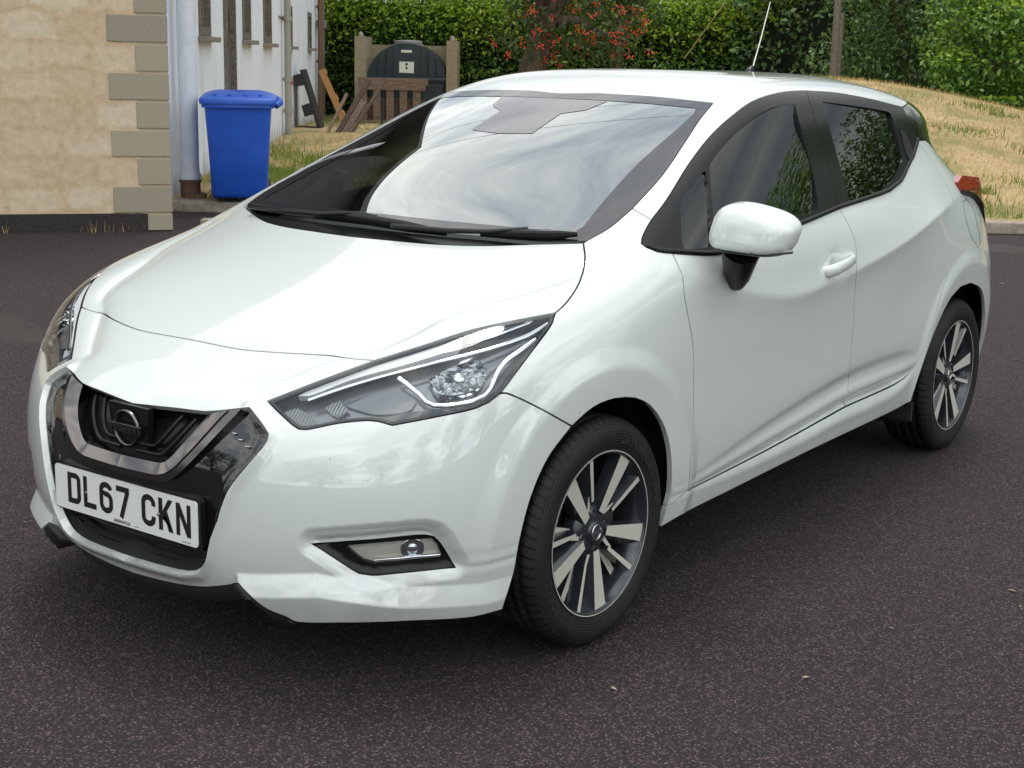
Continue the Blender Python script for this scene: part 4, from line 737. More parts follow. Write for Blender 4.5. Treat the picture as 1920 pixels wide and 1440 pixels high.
# ---- fog lamps ----
FOGP=seq('fog'); FL=seq('foglens')
FG=both('fog_lamp',FOGP,[FL],m=M['black'],du=.05,dv=.06,off=-.010,gap=.001,rim=.03)
M['fogin']=mat('fog_reflector',(.74,.71,.62),.3,.35)
both('reflector',FL,m=M['fogin'],parents=FG,du=.05,dv=.06,off=-.020,gap=-.004,rim=0)
both('lens',FL,m=M['lens'],parents=FG,du=.05,dv=.06,off=-.012,gap=0,rim=0)
lc=np.mean(np.array(FL),0); ct,cn=on(lc[0]+.30,lc[1]+.04,-.016)
for sg,pa in ((1,FG[0]),(-1,FG[1])):
    mb=MB(); mb.lathe([(-.006,.028),(.003,.027),(.001,.024),(.002,.021),(-.001,.016),(.002,.012),(.005,.008),(.006,0)],24,ax=(cn.x*sg,cn.y,cn.z),c=(ct.x*sg,ct.y,ct.z)); part('bulb_bowl',mb.mesh('bulb_bowl'),M['silver'],pa)
strip(OUT['fog_line'],.0045,-.013,M['silver'],'chrome_strip',parents=FG)
# ---- black valance under the bumper ----
mb=MB(); pl=[(0,1.1)]+OUT['lip'][::-1]+OUT['blade_in']+[(2.45,.45)]
pts,ns=line3(pl,-.006); lo=[Vector((p.x*1.0,p.y+.035,max(p.z-.05,.165))) for p in pts]; l2=[Vector((p.x*.95,p.y+.25,.17)) for p in pts]
for sg in (1,-1):
    v=[(p.x*sg,p.y,p.z) for r_ in (pts,lo,l2) for p in r_]; k=len(pts)
    mb.add(v,[(j*k+i,j*k+i+1,(j+1)*k+i+1,(j+1)*k+i) for j in range(2) for i in range(k-1)],0,True)
cpart(mb,'front_valance',mat('valance_plastic',(.045,.042,.047),.55))
# ---- sill lines, fuel flap, shut details ----
def seam(pl,name,off=.0006,w=.0016):
    pts,ns=line3(pl,off-.001); mb=MB(); mb.tube(pts,w,6); cpart(mb,name,M['dark'])
seam(OUT['fuel'],'fuel_flap_gap')
# ---- door mirrors ----
def mirror_unit(sg,door):
    c=Vector((.975,.50,1.037)); a,b,h=.112,.080,.055
    def P(th,ph):
        f=lambda x,e: math.copysign(abs(x)**e,x)
        x=f(math.cos(ph),.42)*f(math.cos(th),.55); y=f(math.cos(ph),.5)*f(math.sin(th),.72); z=f(math.sin(ph),.62)
        yy=y*b if y<0 else y*b*.62
        zz_=z*h*(1-.16*x); zz_+=.010*(1-x*x)*(z>0)*z-.012*x+.006*y
        return Vector((c.x+x*a+.012*z,c.y+yy+.10*x*a*1.1+.010*z,c.z+zz_))
    nth,nph=48,28; v=[];f=[]
    for j in range(nph+1):
        ph=-math.pi/2+math.pi*j/nph
        for i in range(nth): q=P(2*math.pi*i/nth,ph); v.append((q.x*sg,q.y,q.z))
    for j in range(nph):
        for i in range(nth): f.append((j*nth+i,j*nth+(i+1)%nth,(j+1)*nth+(i+1)%nth,(j+1)*nth+i))
    mb=MB(); mb.add(v,f,0,True); H=part('door_mirror',mb.mesh('door_mirror'),M['paint'])
    mb=MB(); ff=[q for k,q in enumerate(f) if (k//nth)<8]; cc=Vector((c.x*sg,c.y,c.z))
    v2=[tuple(cc+(Vector(p)-cc)*1.02+Vector((0,.004,-.002))) for p in v]; mb.add(v2,ff,0,True); part('lower_cover',mb.mesh('lower_cover'),M['black'],H)
    mb=MB(); top=[(.885,.46,.985),(.975,.50,.978)]; 
    s0=[Vector((.868,.600,.885)),Vector((.884,.580,.910)),Vector((.905,.545,.948)),Vector((.925,.515,.990))]
    mb.tube([(p.x*sg,p.y,p.z) for p in s0],[.036,.045,.054,.064],16,flat=.85); part('mirror_stalk',mb.mesh('mirror_stalk'),M['black'],H)
    mb=MB(); g=[(p[0],p[1],p[2]) for p in []]; mb.lathe([(0,.055),(.002,.05),(.003,0)],24,ax=(0,1,0),c=((c.x)*sg,c.y+.054,c.z)); part('mirror_glass',mb.mesh('mirror_glass'),M['chrome'],H)
    mb=MB(); mb.tube([((c.x+dx)*sg,c.y+dy,c.z+dz) for dx,dy,dz in ((.02,-.070,-.048),(.07,-.05,-.047),(.112,-.01,-.042))],[.006,.009,.006],8); part('repeater',mb.mesh('repeater'),M['smoke'],H)
for sg,dr in ((1,FD[0]),(-1,FD[1])): mirror_unit(sg,dr)
MR=[o for o in bpy.data.objects if o.name.startswith('door_mirror')][-1]   # the off-side mirror is folded back against the glass
ctr=Vector((-.975,.50-1.2,1.037)); pv=Matrix.Translation((-.90,.83-1.2,1.012))@Matrix.Rotation(R(-82),4,'Z')@Matrix.Translation(-ctr); MR.matrix_basis=pv@MR.matrix_basis
# ---- door handles ----
for sg,dr in ((1,FD[0]),(-1,FD[1])):
    mb=MB(); pts=[(.858,1.165,.846),(.884,1.185,.849),(.896,1.225,.855),(.898,1.285,.863),(.894,1.345,.871),(.880,1.375,.875),(.860,1.392,.877)]
    mb.tube([(x*sg,y,z) for x,y,z in pts],[.014,.019,.020,.018,.017,.016,.012],14,flat=.62,up=[(sg,0,0)]*7); part('door_handle',mb.mesh('door_handle'),M['paint'],dr)
for sg,dr in ((1,RD[0]),(-1,RD[1])):
    hp=OUT['dloh']; t=patch(hp,du=.03,dv=.06,off=.004,gap=0,rim=.006); t=t if sg>0 else mirror(t); part('hidden_handle',surf_mesh('hidden_handle',t),M['dark'],dr)
for k,nm in enumerate(('dlo_bot_b','dlo_bot_c')):
    pl=(OUT['dlo_bot_a'] if k==0 else [])+OUT[nm]; pts,ns=line3([(a,b+.06) for a,b in pl],.002)
    for sg,pa in ((1,(FD,RD)[k][0]),(-1,(FD,RD)[k][1])):
        mb=MB(); mb.tube([(p.x*sg,p.y,p.z) for p in pts],.008,8,up=[(q.x*sg,q.y,q.z) for q in ns],flat=.6); part('belt_trim',mb.mesh('belt_trim'),M['black'],pa)
# ---- wipers ----
def signed(pl,off):
    o=[];ns=[]
    for u_,v_ in pl:
        p,n_=on(abs(u_),v_,off); s=-1 if u_<0 else 1; o.append(Vector((p.x*s,p.y,p.z))); ns.append(Vector((n_.x*s,n_.y,n_.z)))
    return o,ns
for pl,arm in (([(-1.3,10.86),(-.7,10.84),(0,10.80),(.7,10.74),(1.5,10.66)],[(-3.2,10.62),(-2.0,10.66),(-.87,10.72),(-.3,10.86),(.1,10.82)]),([(2.1,10.72),(2.8,10.76),(3.6,10.80),(4.4,10.86)],[(.6,10.60),(1.6,10.62),(2.3,10.68),(3.0,10.84)])):
    pts,ns=signed(pl,.012); mb=MB(); mb.tube(pts,[.006]+[.011]*(len(pts)-2)+[.006],6,up=ns,flat=1.5); WP=cpart(mb,'wiper',M['black'])
    pts,ns=signed(arm,.024); mb=MB(); mb.tube(pts,[.012,.011,.009,.007,.006][:len(pts)],6,up=ns,flat=.7); part('wiper_arm',mb.mesh('wiper_arm'),M['black'],WP)
# ---- aerial, tail lamps ----
mb=MB(); mb.tube([(0,2.30,1.42),(0,2.315,1.445),(0,2.33,1.455)],[.020,.016,.008],10); mb.tube([(0,2.33,1.45),(0,2.39,1.57),(0,2.452,1.71)],[.003,.0026,.002],8,m=1); part('aerial',mb.mesh('aerial'),[M['black'],M['alloy']])
def lamp(sg):
    a,b,c_,d_,e,f_,h,i=[Vector(q) for q in ((.790,2.505,1.046),(.762,2.625,1.064),(.735,2.91,1.040),(.752,2.84,1.000),(.762,2.935,.855),(.775,2.90,.83),(.792,2.685,.990),(.802,2.52,1.013))]
    back=Vector((-.28,.06,.0)); g=Vector((.788,2.80,.945))
    def solid(o): 
        mb=MB(); o=[p+Vector((.012,0,0)) for p in o]; v=o+[p+back for p in o]; k=len(o); v=[(p.x*sg,p.y,p.z) for p in v]
        mb.add(v,[tuple(range(k))[::-1],tuple(range(k,2*k))]+[(j,(j+1)%k,k+(j+1)%k,k+j) for j in range(k)]); return mb
    T=part('tail_lamp',solid([a,b,c_,d_,i]).mesh('tail_lamp'),M['tail'])
    part('amber_lens',solid([i+Vector((-.004,0,-.002)),d_+Vector((0,.0,-.003)),c_+Vector((0,.01,-.01)),e,f_,g,h]).mesh('amber_lens'),M['amber'],T)
    mb=MB(); mb.tube([((p.x+.014)*sg,p.y,p.z) for p in (i,h,g,f_)],.008,6); part('lamp_edge',mb.mesh('lamp_edge'),M['black'],T)
lamp(1); lamp(-1)
# ---- wheels ----
m=M['tyre']=mat('tyre_rubber',(.011,.011,.012),.62,spec=.3); n=NT(m)
tcx=n.n('ShaderNodeTexCoord').outputs['Object']; sp=n.n('ShaderNodeSeparateXYZ'); n.l(tcx,sp.inputs[0])
an=n.math('ARCTAN2',sp.outputs[1],sp.outputs[2]); fr=n.math('FRACT',n.math('MULTIPLY',n.math('ADD',an,n.math('MULTIPLY',sp.outputs[0],.9)),72/(2*math.pi))); st=n.math('GREATER_THAN',fr,.22)
rad=n.math('SQRT',n.math('ADD',n.math('MULTIPLY',sp.outputs[1],sp.outputs[1]),n.math('MULTIPLY',sp.outputs[2],sp.outputs[2]))); mk=n.math('GREATER_THAN',rad,.281)
ring=n.math('MULTIPLY',n.math('SINE',n.math('MULTIPLY',rad,900)),.08)
hh=n.math('ADD',n.math('MULTIPLY',st,mk),n.math('MULTIPLY',ring,n.math('SUBTRACT',1,mk))); n.bump(hh,1.0,.006)
dust=n.noise(tcx,9,5); n.l(n.mix(n.math('MULTIPLY',mk,n.math('SUBTRACT',1,st)),n.ramp(dust,[(.35,(.009,.009,.010)),(.75,(.022,.021,.020))]),(.001,.001,.001)),n.b.inputs['Base Color'])  # tread grooves darkened in the colour, standing in for shade inside them
def wheel_meshes():
    D={}
    mb=MB(); prof=[(-.085,.212),(-.0975,.25),(-.088,.283),(-.07,.296)]
    for a in (-.05,-.018,.018,.05): prof+=[(a-.006,.2988),(a-.004,.291),(a+.004,.291),(a+.006,.2988)]
    prof+=[(.07,.296),(.080,.291),(.088,.283),(.095,.270),(.0985,.262),(.0975,.25),(.096,.236),(.090,.222),(.086,.213)]
    mb.lathe(prof,96); D['tyre']=mb.mesh('tyre')
    mb=MB(); mb.lathe([(.0865,.2165),(.0905,.2165),(.0912,.2148)],72,m=1); mb.lathe([(.0912,.2148),(.0910,.2122)],72,m=0); mb.lathe([(.0910,.2122),(.089,.2085),(.086,.207)],72,m=1)
    mb.lathe([(.086,.2075),(.078,.203),(.05,.192),(-.02,.185),(-.085,.200),(-.088,.214)],64,m=1)
    mb.lathe([(-.02,.185),(-.021,.14)],48,m=1)
    def spoke(ang,r0_,r1_,w0,w1,th0,th1,dl=.013,dr=.006,a0=.070,a1=.083,depth=.034):
        A=R(ang); er=Vector((0,math.cos(A),math.sin(A))); et=Vector((0,-math.sin(A),math.cos(A))); X=Vector((1,0,0))
        def q(r,t,a): return er*r+et*t+X*a
        def face(r,c_,w,a): return [q(r,c_-w/2,a),q(r,c_+w/2,a)]
        t0,t1=th0,th1
        top=face(r0_,t0,w0,a0)+face(r1_,t1,w1,a1); bot=[q(r0_,t0-w0/2-dl,a0-depth),q(r0_,t0+w0/2+dr,a0-depth),q(r1_,t1-w1/2-dl,a1-depth),q(r1_,t1+w1/2+dr,a1-depth)]
        v=top+bot; mb.add(v,[(0,1,3,2)],0); mb.add(v,[(4,6,7,5),(0,4,5,1),(2,3,7,6),(0,2,6,4),(1,5,7,3)],1)
    for k in range(5):
        w=58+72*k
        spoke(w,.052,.2075,.024,.048,.004,.002,.020,.004)
        spoke(w-27,.085,.2075,.010,.015,-.004,.0,.004,.014,a0=.070)
        spoke(w-14,.060,.100,.012,.010,-.004,-.020,.008,.008,a0=.062,a1=.066)
        spoke(w-33,.070,.2070,.022,.020,.006,-.012,.004,.004,a0=.040,a1=.046,depth=.02)
    mb.lathe([(.02,.075),(.05,.072),(.062,.060),(.066,.045),(.066,0)],40,m=1)
    D['wheel']=mb.mesh('wheel',False)
    mb=MB(); mb.lathe([(.060,.031),(.072,.030),(.0745,.026),(.0745,0)],32,m=0)
    mb.lathe([(.0745,.0215),(.0765,.0212),(.0765,.0172),(.0745,.017)],32,m=1); mb.box((.0755,0,0),(.004,.050,.009),m=1)
    D['hub_cap']=mb.mesh('hub_cap')
    for k in range(4):
        mb=MB(); A=R(8+90*k); mb.lathe([(.05,.011),(.067,.011),(.067,.0085),(.060,.0085),(.060,0)],14,c=(0,.050*math.cos(A),.050*math.sin(A))); D['wheel_nut%d'%k]=mb.mesh('wheel_nut')
    mb=MB(); mb.lathe([(-.02,.02),(-.02,.13),(-.005,.13),(-.005,.02)],40); mb.box((.0,.11,.03),(.06,.06,.13),m=0); D['brake_disc']=mb.mesh('brake_disc')
    # raised sidewall lettering
    for key,word,a_mid in (('lettering_a','WINDFORCE',218),('lettering_b','CATCHFORS UHP',40)):
        vs=[];fs=[]
        for i,ch in enumerate(word):
            if ch==' ': continue
            me=text_mesh(ch,.030,.0006,bold=.0004); a=R(a_mid+ (i-(len(word)-1)/2)*5.6*-1); er=Vector((0,math.cos(a),math.sin(a))); et=Vector((0,math.sin(a),-math.cos(a)))
            b=len(vs)
            for p in me.vertices: rr=.2435+p.co.y; q=er*rr+et*p.co.x*1.0; vs.append((.0980+p.co.z,q.y,q.z))
            for p in me.polygons: fs.append([b+j for j in p.vertices])
            bpy.data.meshes.remove(me)
        me=bpy.data.meshes.new('sidewall_lettering'); me.from_pydata(vs,[],fs); me.update(); D[key]=me
    return D
WM=wheel_meshes(); M['letter']=mat('moulded_rubber',(.022,.022,.022),.55)
M['disc']=mat('brake_iron',(.12,.11,.10),.45,.8)
wmats={'tyre':M['tyre'],'wheel':[M['alloy'],M['alloydark']],'hub_cap':[M['alloydark'],M['chrome']],'brake_disc':M['disc'],'sidewall_lettering':M['letter']}
for sx in (1,-1):
    for yc,rot in ((0,0),(2.525,R(24))):
        wob=part('wheel',WM['wheel'],wmats['wheel']); mm=Matrix.Translation((sx*.754,yc-1.2,.300))@Matrix.Rotation(R(-1.5) if (yc==0) else 0,4,'Z')@Matrix.Rotation(0 if sx>0 else math.pi,4,'Z')@Matrix.Rotation(rot,4,'X')
        wob.matrix_basis=mm
        for k in ('tyre','hub_cap','brake_disc','lettering_a','lettering_b','wheel_nut0','wheel_nut1','wheel_nut2','wheel_nut3'): nm=k.rstrip('0123').replace('lettering_a','sidewall_lettering').replace('lettering_b','sidewall_lettering'); part(nm,WM[k],wmats.get(nm,M['alloydark']),wob)
# mud flaps
for sx in (1,-1):
    mb=MB(); mb.box((sx*.76,2.12,.225),(.16,.012,.07),bev=.004); cpart(mb,'mud_flap',M['rubber'])

# ================= SETTING =================
XV=Vector((.8094,.5873,0)); YV=Vector((-.5873,.8094,0)); UPV=Vector((0,0,1))
def spot(side,depth):   # a place given by metres to the right of and away from where the photographer stood
    q=Vector((CAMP.x,CAMP.y,0))+XV*side+YV*depth; return q
# ---- tarmac ----
m=M['tarmac']=mat('tarmac',(.05,.046,.048),.8); n=NT(m); p=n.pos()
fine=n.noise(p,115,2,.85); mid=n.noise(p,45,3); big=n.noise(p,.55,5,.6); big2=n.noise(p,2.2,4)
col=n.ramp(fine,[(.34,(.0055,.0033,.0042)),(.48,(.022,.0132,.0165)),(.58,(.058,.036,.043)),(.70,(.27,.195,.205))])
col=n.mix(n.ramp(big,[(.44,(.0,.0,.0)),(.60,(.75,.75,.75))]),col,n.mix(.6,col,(.068,.055,.045)))
vo=n.n('ShaderNodeTexVoronoi'); vo.inputs['Scale'].default_value=95; n.l(p,vo.inputs['Vector'])
chip=n.math('LESS_THAN',vo.outputs['Distance'],.16); rv=n.n('ShaderNodeSeparateColor'); n.l(vo.outputs['Color'],rv.inputs[0]); chip=n.math('MULTIPLY',chip,n.math('GREATER_THAN',rv.outputs[0],.72))
col=n.mix(n.math('MULTIPLY',chip,.8),col,(.17,.155,.15))
vs_=n.n('ShaderNodeTexVoronoi'); vs_.inputs['Scale'].default_value=150; n.l(p,vs_.inputs['Vector']); cs=n.n('ShaderNodeSeparateColor'); n.l(vs_.outputs['Color'],cs.inputs[0])
stone=n.ramp(cs.outputs[0],[(.0,(.0050,.0033,.0038)),(.30,(.017,.0118,.0132)),(.52,(.046,.0325,.037)),(.82,(.083,.060,.066)),(1,(.17,.13,.135))])
stone=n.mix(n.ramp(vs_.outputs['Distance'],[(.38,(0,0,0)),(.60,(.95,.95,.95))]),stone,(.003,.002,.003)); col=n.mix(.85,col,stone)
# damp patch by the kerb
sp=n.n('ShaderNodeSeparateXYZ'); n.l(p,sp.inputs[0])
dx_=n.math('ADD',sp.outputs[0],1.3); dy_=n.math('SUBTRACT',sp.outputs[1],9.3)
dd=n.math('SQRT',n.math('ADD',n.math('MULTIPLY',n.math('MULTIPLY',dx_,dx_),.25),n.math('MULTIPLY',dy_,dy_)))
wet=n.ramp(n.math('ADD',dd,n.math('MULTIPLY',big2,.9)),[(.62,(1,1,1)),(.80,(0,0,0))])
dx2=n.math('ADD',sp.outputs[0],4.2); dy2=n.math('SUBTRACT',sp.outputs[1],1.6); d2=n.math('SQRT',n.math('ADD',n.math('MULTIPLY',n.math('MULTIPLY',dx2,dx2),.2),n.math('MULTIPLY',n.math('MULTIPLY',dy2,dy2),4.0)))
wet2=n.ramp(n.math('ADD',d2,n.math('MULTIPLY',big2,.9)),[(.75,(.7,.7,.7)),(1.1,(0,0,0))])
wet=n.mix(1.0,wet,wet2,'LIGHTEN')
col=n.mix(wet,col,n.mix(.6,col,(.010,.009,.010))); col=n.mix(1.0,col,(1.0,.86,.93),'MULTIPLY'); n.l(col,n.b.inputs['Base Color'])
n.l(n.mix(wet,(.88,.88,.88),(.35,.35,.35)),n.b.inputs['Roughness'])
n.bump(n.math('SUBTRACT',n.math('MULTIPLY',fine,.6),vs_.outputs['Distance']),.9,.006)
mb=MB(); mb.add([(-90,-60,0),(90,-60,0),(90,90,0),(-90,90,0)],[(0,1,2,3)]); mb.build('driveway',m,kind='structure')
# ---- building ----
GC=Vector((-6.71,5.155,0)); G=Vector((-.6024,-.7982,0)); GN=Vector((.7982,-.6024,0))     # gable: corner, direction, outward
WC=Vector((-6.898,4.907,0)); WD=Vector((-.632,.775,0)); WN=Vector((.775,.632,0))           # long white wall
m=M['render']=mat('buff_render',(.5,.4,.29),.9); n=NT(m); tco=n.n('ShaderNodeTexCoord').outputs['Object']
br=n.n('ShaderNodeTexBrick'); br.inputs['Scale'].default_value=1; br.inputs['Brick Width'].default_value=.46; br.inputs['Row Height'].default_value=.228; br.inputs['Mortar Size'].default_value=.045; br.inputs['Mortar Smooth'].default_value=1.0; br.inputs['Bias'].default_value=0
br.inputs['Color1'].default_value=(1,1,1,1); br.inputs['Color2'].default_value=(.0,.0,.0,1); br.inputs['Mortar'].default_value=(0,0,0,1)
wob=n.n('ShaderNodeVectorMath'); wob.operation='ADD'; nz=n.n('ShaderNodeTexNoise'); nz.inputs['Scale'].default_value=5; n.l(tco,nz.inputs['Vector']); sc=n.n('ShaderNodeVectorMath'); sc.operation='SCALE'; sc.inputs['Scale'].default_value=.16; n.l(nz.outputs['Color'],sc.inputs[0]); n.l(tco,wob.inputs[0]); n.l(sc.outputs[0],wob.inputs[1]); n.l(wob.outputs[0],br.inputs['Vector'])
bn=n.noise(tco,1.6,4); bf=n.math('MULTIPLY',br.outputs['Color'],n.ramp(bn,[(.34,(0,0,0)),(.46,(1,1,1))]))
fin=n.noise(tco,14,6,.65); c1=n.ramp(fin,[(.3,(.44,.315,.19)),(.55,(.54,.40,.255)),(.75,(.60,.47,.32))]); c2=n.ramp(fin,[(.3,(.57,.49,.37)),(.7,(.70,.62,.49))])
col=n.mix(n.math('MULTIPLY',bf,.62),c1,c2)
cr_=n.n('ShaderNodeTexVoronoi'); cr_.feature='DISTANCE_TO_EDGE'; cr_.inputs['Scale'].default_value=3.2; n.l(wob.outputs[0],cr_.inputs['Vector'])
ck=n.math('MULTIPLY',n.math('LESS_THAN',cr_.outputs['Distance'],.008),n.ramp(n.noise(tco,1.1,2),[(.5,(0,0,0)),(.58,(.35,.35,.35))])); col=n.mix(ck,col,(.62,.55,.44))
n.l(col,n.b.inputs['Base Color']); n.bump(fin,.25,.01)
m=M['block']=mat('concrete_block',(.2,.18,.14),.95); n=NT(m); tco=n.n('ShaderNodeTexCoord').outputs['Object']
g=n.n('ShaderNodeObjectInfo').outputs['Random']; f=n.noise(tco,90,3,.7)
col=n.mix(n.ramp(f,[(.3,(0,0,0)),(.75,(.7,.7,.7))]),n.ramp(g,[(0,(.22,.195,.145)),(.5,(.28,.245,.18)),(1,(.33,.28,.20))]),(.42,.37,.28)); n.l(col,n.b.inputs['Base Color']); n.bump(f,.5,.006)
m=M['mortar']=mat('mortar',(.36,.28,.18),.95)
m=M['plinth']=mat('plinth_stone',(.05,.045,.045),.95); n=NT(m); p=n.pos(); f=n.noise(p,70,4,.7); n.l(n.ramp(f,[(.3,(.010,.008,.009)),(.7,(.062,.048,.046))]),n.b.inputs['Base Color']); n.bump(f,.8,.02)
m=M['whitewall']=mat('whitewash',(.74,.76,.80),.8); n=NT(m); p=n.pos(); s1=n.noise(n.scaled(p,(3,3,.3)),1.3,5,.65); f2=n.noise(p,25,3)
sp=n.n('ShaderNodeSeparateXYZ'); n.l(p,sp.inputs[0])
col=n.ramp(s1,[(.28,(.60,.64,.72)),(.42,(.74,.79,.88)),(.7,(.78,.84,.93))]); low=n.ramp(n.math('ADD',sp.outputs[2],n.math('MULTIPLY',s1,.8)),[(.40,(.42,.40,.36)),(.75,(1,1,1))])
col=n.mix(1.0,col,low,'MULTIPLY'); n.l(col,n.b.inputs['Base Color']); n.bump(f2,.15,.01)
M['upvc']=mat('white_pipe',(.72,.74,.76),.35); n=NT(M['upvc']); p=n.pos(); n.l(n.ramp(n.noise(p,9,5),[(.30,(.66,.67,.68)),(.6,(.74,.76,.78))]),n.b.inputs['Base Color'])
M['ironpipe']=mat('weathered_pipe',(.30,.29,.25),.6); M['rust']=mat('rust',(.16,.09,.05),.9)
M['oldwood']=mat('weathered_frame',(.14,.12,.095),.8); n=NT(M['oldwood']); p=n.pos(); n.l(n.ramp(n.noise(p,30,4),[(.3,(.08,.07,.055)),(.7,(.22,.19,.15))]),n.b.inputs['Base Color'])
M['pane']=mat('old_pane',(.012,.014,.016),.08,0,0); M['slate']=mat('roof_slate',(.05,.05,.055),.7); M['sill']=mat('stone_sill',(.22,.19,.16),.9)
M['greydoor']=mat('grey_door',(.10,.12,.14),.4)
BL=thing('rendered_house',GC,'long low house with buff rendered gable and whitewashed side wall','house')
def bpart(mb,name,m,parent=None,kids=True,**k):
    o=obj(name,mb.mesh(name),m,parent or BL,**k)
    if parent is None: o.location=-GC
    return o
def frame_obj(name,m,O,X,Y,Z,mb): # mesh built in local axes
    o=obj(name,mb.mesh(name),m,BL); o.matrix_local=Matrix(((X.x,Y.x,Z.x,O.x-GC.x),(X.y,Y.y,Z.y,O.y-GC.y),(X.z,Y.z,Z.z,O.z),(0,0,0,1))); return o
# gable wall in local axes: x along wall, y up, z out
mb=MB(); mb.prism([(.16,.15),(10.5,.15),(10.5,5.5),(5.3,9.0),(.16,5.75)],.25,Vector((1,0,0)),Vector((0,1,0)),Vector((0,0,1)),(0,0,-.25)); frame_obj('gable_wall',M['render'],GC,G,UPV,GN,mb)
mb=MB(); mb.box((5.2,.073,-.10),(10.0,.146,.22)); frame_obj('plinth',M['plinth'],GC,G,UPV,GN,mb)
z=0.004
for i,h in enumerate([.148]+[.2285]*24):
    w=(.475 if i%2==1 else .265)+rnd.uniform(-.006,.006); mb=MB()
    if z<5.5: mb.box((w/2,z+h/2-.004,-.105),(w,h-.016,.23),bev=.007); frame_obj('quoin',M['block'],GC,G,UPV,GN,mb)
    z+=h
mb=MB(); mb.box((.125,2.8,-.115),(.236,5.5,.236)); frame_obj('mortar_core',M['mortar'],GC,G,UPV,GN,mb)
M['boards']=mat('dark_boarding',(.020,.018,.018),.75)
mb=MB()
for i in range(44):
    z=2.62+.15*i; x0_=max(0,(z-5.75)/3.3*5.2)-.02; x1_=10.5-max(0,(z-5.5)/3.5*5.2)
    if x1_-x0_<.4: break
    mb.box(((x0_+x1_)/2,z+.07,.02),(x1_-x0_,.155,.022),(Vector((1,0,0)),Vector((0,1,.12)).normalized(),Vector((0,-.12,1)).normalized()))
frame_obj('weatherboarding',M['boards'],GC,G,UPV,GN,mb)
mb=MB()
for i in range(15): mb.box((12.4,3.35+.15*i,.02),(23.0,.155,.022),(Vector((1,0,0)),Vector((0,1,.12)).normalized(),Vector((0,-.12,1)).normalized()))
frame_obj('weatherboarding',M['boards'],WC,WD,UPV,WN,mb)
# return of the gable to the white wall, then the long wall
mb=MB(); mb.box((11.9,2.8,-.15),(23.8,5.6,.30)); ww=mb
ww=MB(); ops=[(3.62,4.42,1.62,2.9),(5.45,6.38,.10,2.75),(7.18,8.02,1.62,2.9),(9.52,10.55,1.60,2.9),(13.0,13.85,1.58,2.25),(17.05,17.85,1.57,2.25),(20.3,21.0,1.53,2.2)]
x=0.0
for a,b,c_,d_ in ops+[(23.3,23.3,0,0)]:
    ww.box(((x+a)/2,2.8,-.15),(a-x,5.6,.30)); 
    if b>a: 
        ww.box(((a+b)/2,c_/2,-.15),(b-a,c_,.30)); ww.box(((a+b)/2,(d_+5.6)/2,-.15),(b-a,5.6-d_,.30))
    x=b
frame_obj('side_wall',M['whitewall'],WC,WD,UPV,WN,ww)
mb=MB(); mb.box((11.8,2.8,-7.6),(23.0,5.4,.3)); mb.box((23.2,2.8,-3.9),(.3,5.4,7.3)); frame_obj('rear_wall',M['whitewall'],WC,WD,UPV,WN,mb)
for i,(a,b,c_,d_) in enumerate(ops):
    c=(a+b)/2; w=b-a; h=d_-c_
    if i==1:
        mb=MB(); mb.box((c,c_+h/2,-.06),(w-.16,h-.08,.05),bev=.01); mb.box((c-.0,c_+.62,-.04),(w*.55,.75,.02),bev=.008); dr=frame_obj('door',M['greydoor'],WC,WD,UPV,WN,mb)
        mb=MB(); mb.box((a+.04,c_+h/2,-.04),(.07,h,.14)); mb.box((b-.04,c_+h/2,-.04),(.07,h,.14)); mb.box((c,d_-.04,-.04),(w-.15,.07,.14)); o=obj('frame',mb.mesh('frame'),M['oldwood'],dr)
        mb=MB(); mb.prism([(c+.22*math.cos(t),c_+1.75+.36*math.sin(t)) for t in np.linspace(0,2*math.pi,25)[:-1]],.012,Vector((1,0,0)),Vector((0,1,0)),Vector((0,0,1)),(0,0,-.034)); obj('door_glass',mb.mesh('door_glass'),M['pane'],dr)
        mb=MB(); 
        for t in (-.5,.5): mb.tube([(c-.2*t,c_+1.42,-.018),(c+.2*t,c_+2.08,-.018)],.008,5)
        obj('glazing_lead',mb.mesh('glazing_lead'),M['sill'],dr); continue
    mb=MB(); mb.box((a+.05,c_+h/2,-.035),(.09,h,.10)); mb.box((b-.05,c_+h/2,-.035),(.09,h,.10)); mb.box((c,c_+.05,-.035),(w-.19,.09,.10)); mb.box((c,d_-.05,-.035),(w-.19,.09,.10)); mb.box((c,c_+h/2,-.045),(.05,h-.19,.06))
    wn=frame_obj('window',M['oldwood'],WC,WD,UPV,WN,mb)
    mb=MB(); mb.box((c,c_+h/2,-.07),(w-.1,h-.1,.02)); obj('pane',mb.mesh('pane'),M['pane'],wn)
    mb=MB(); mb.box((c,c_-.03,.03),(w+.14,.055,.16),bev=.01); obj('sill',mb.mesh('sill'),M['sill'],wn)
# roof: two pitches over the gable, eaves overhanging
rl=24.5; mb=MB()
def roofpt(x,y,l): return GC+G*x+UPV*y+WD*l-WN*0
e0=Vector((-.45,5.62)); r0_=Vector((5.3,9.15)); e1=Vector((11.0,5.4))
for a,b in ((e0,r0_),(r0_,e1)):
    v=[]
    for l in (-.45,rl):
        for q,dz in ((a,0),(b,0),(b,.14),(a,.14)): v.append(roofpt(q.x,q.y+dz,l))
    mb.add(v,[(0,1,5,4),(3,7,6,2),(0,3,2,1),(4,5,6,7),(0,4,7,3),(1,2,6,5)])
bpart(mb,'roof',M['slate'])
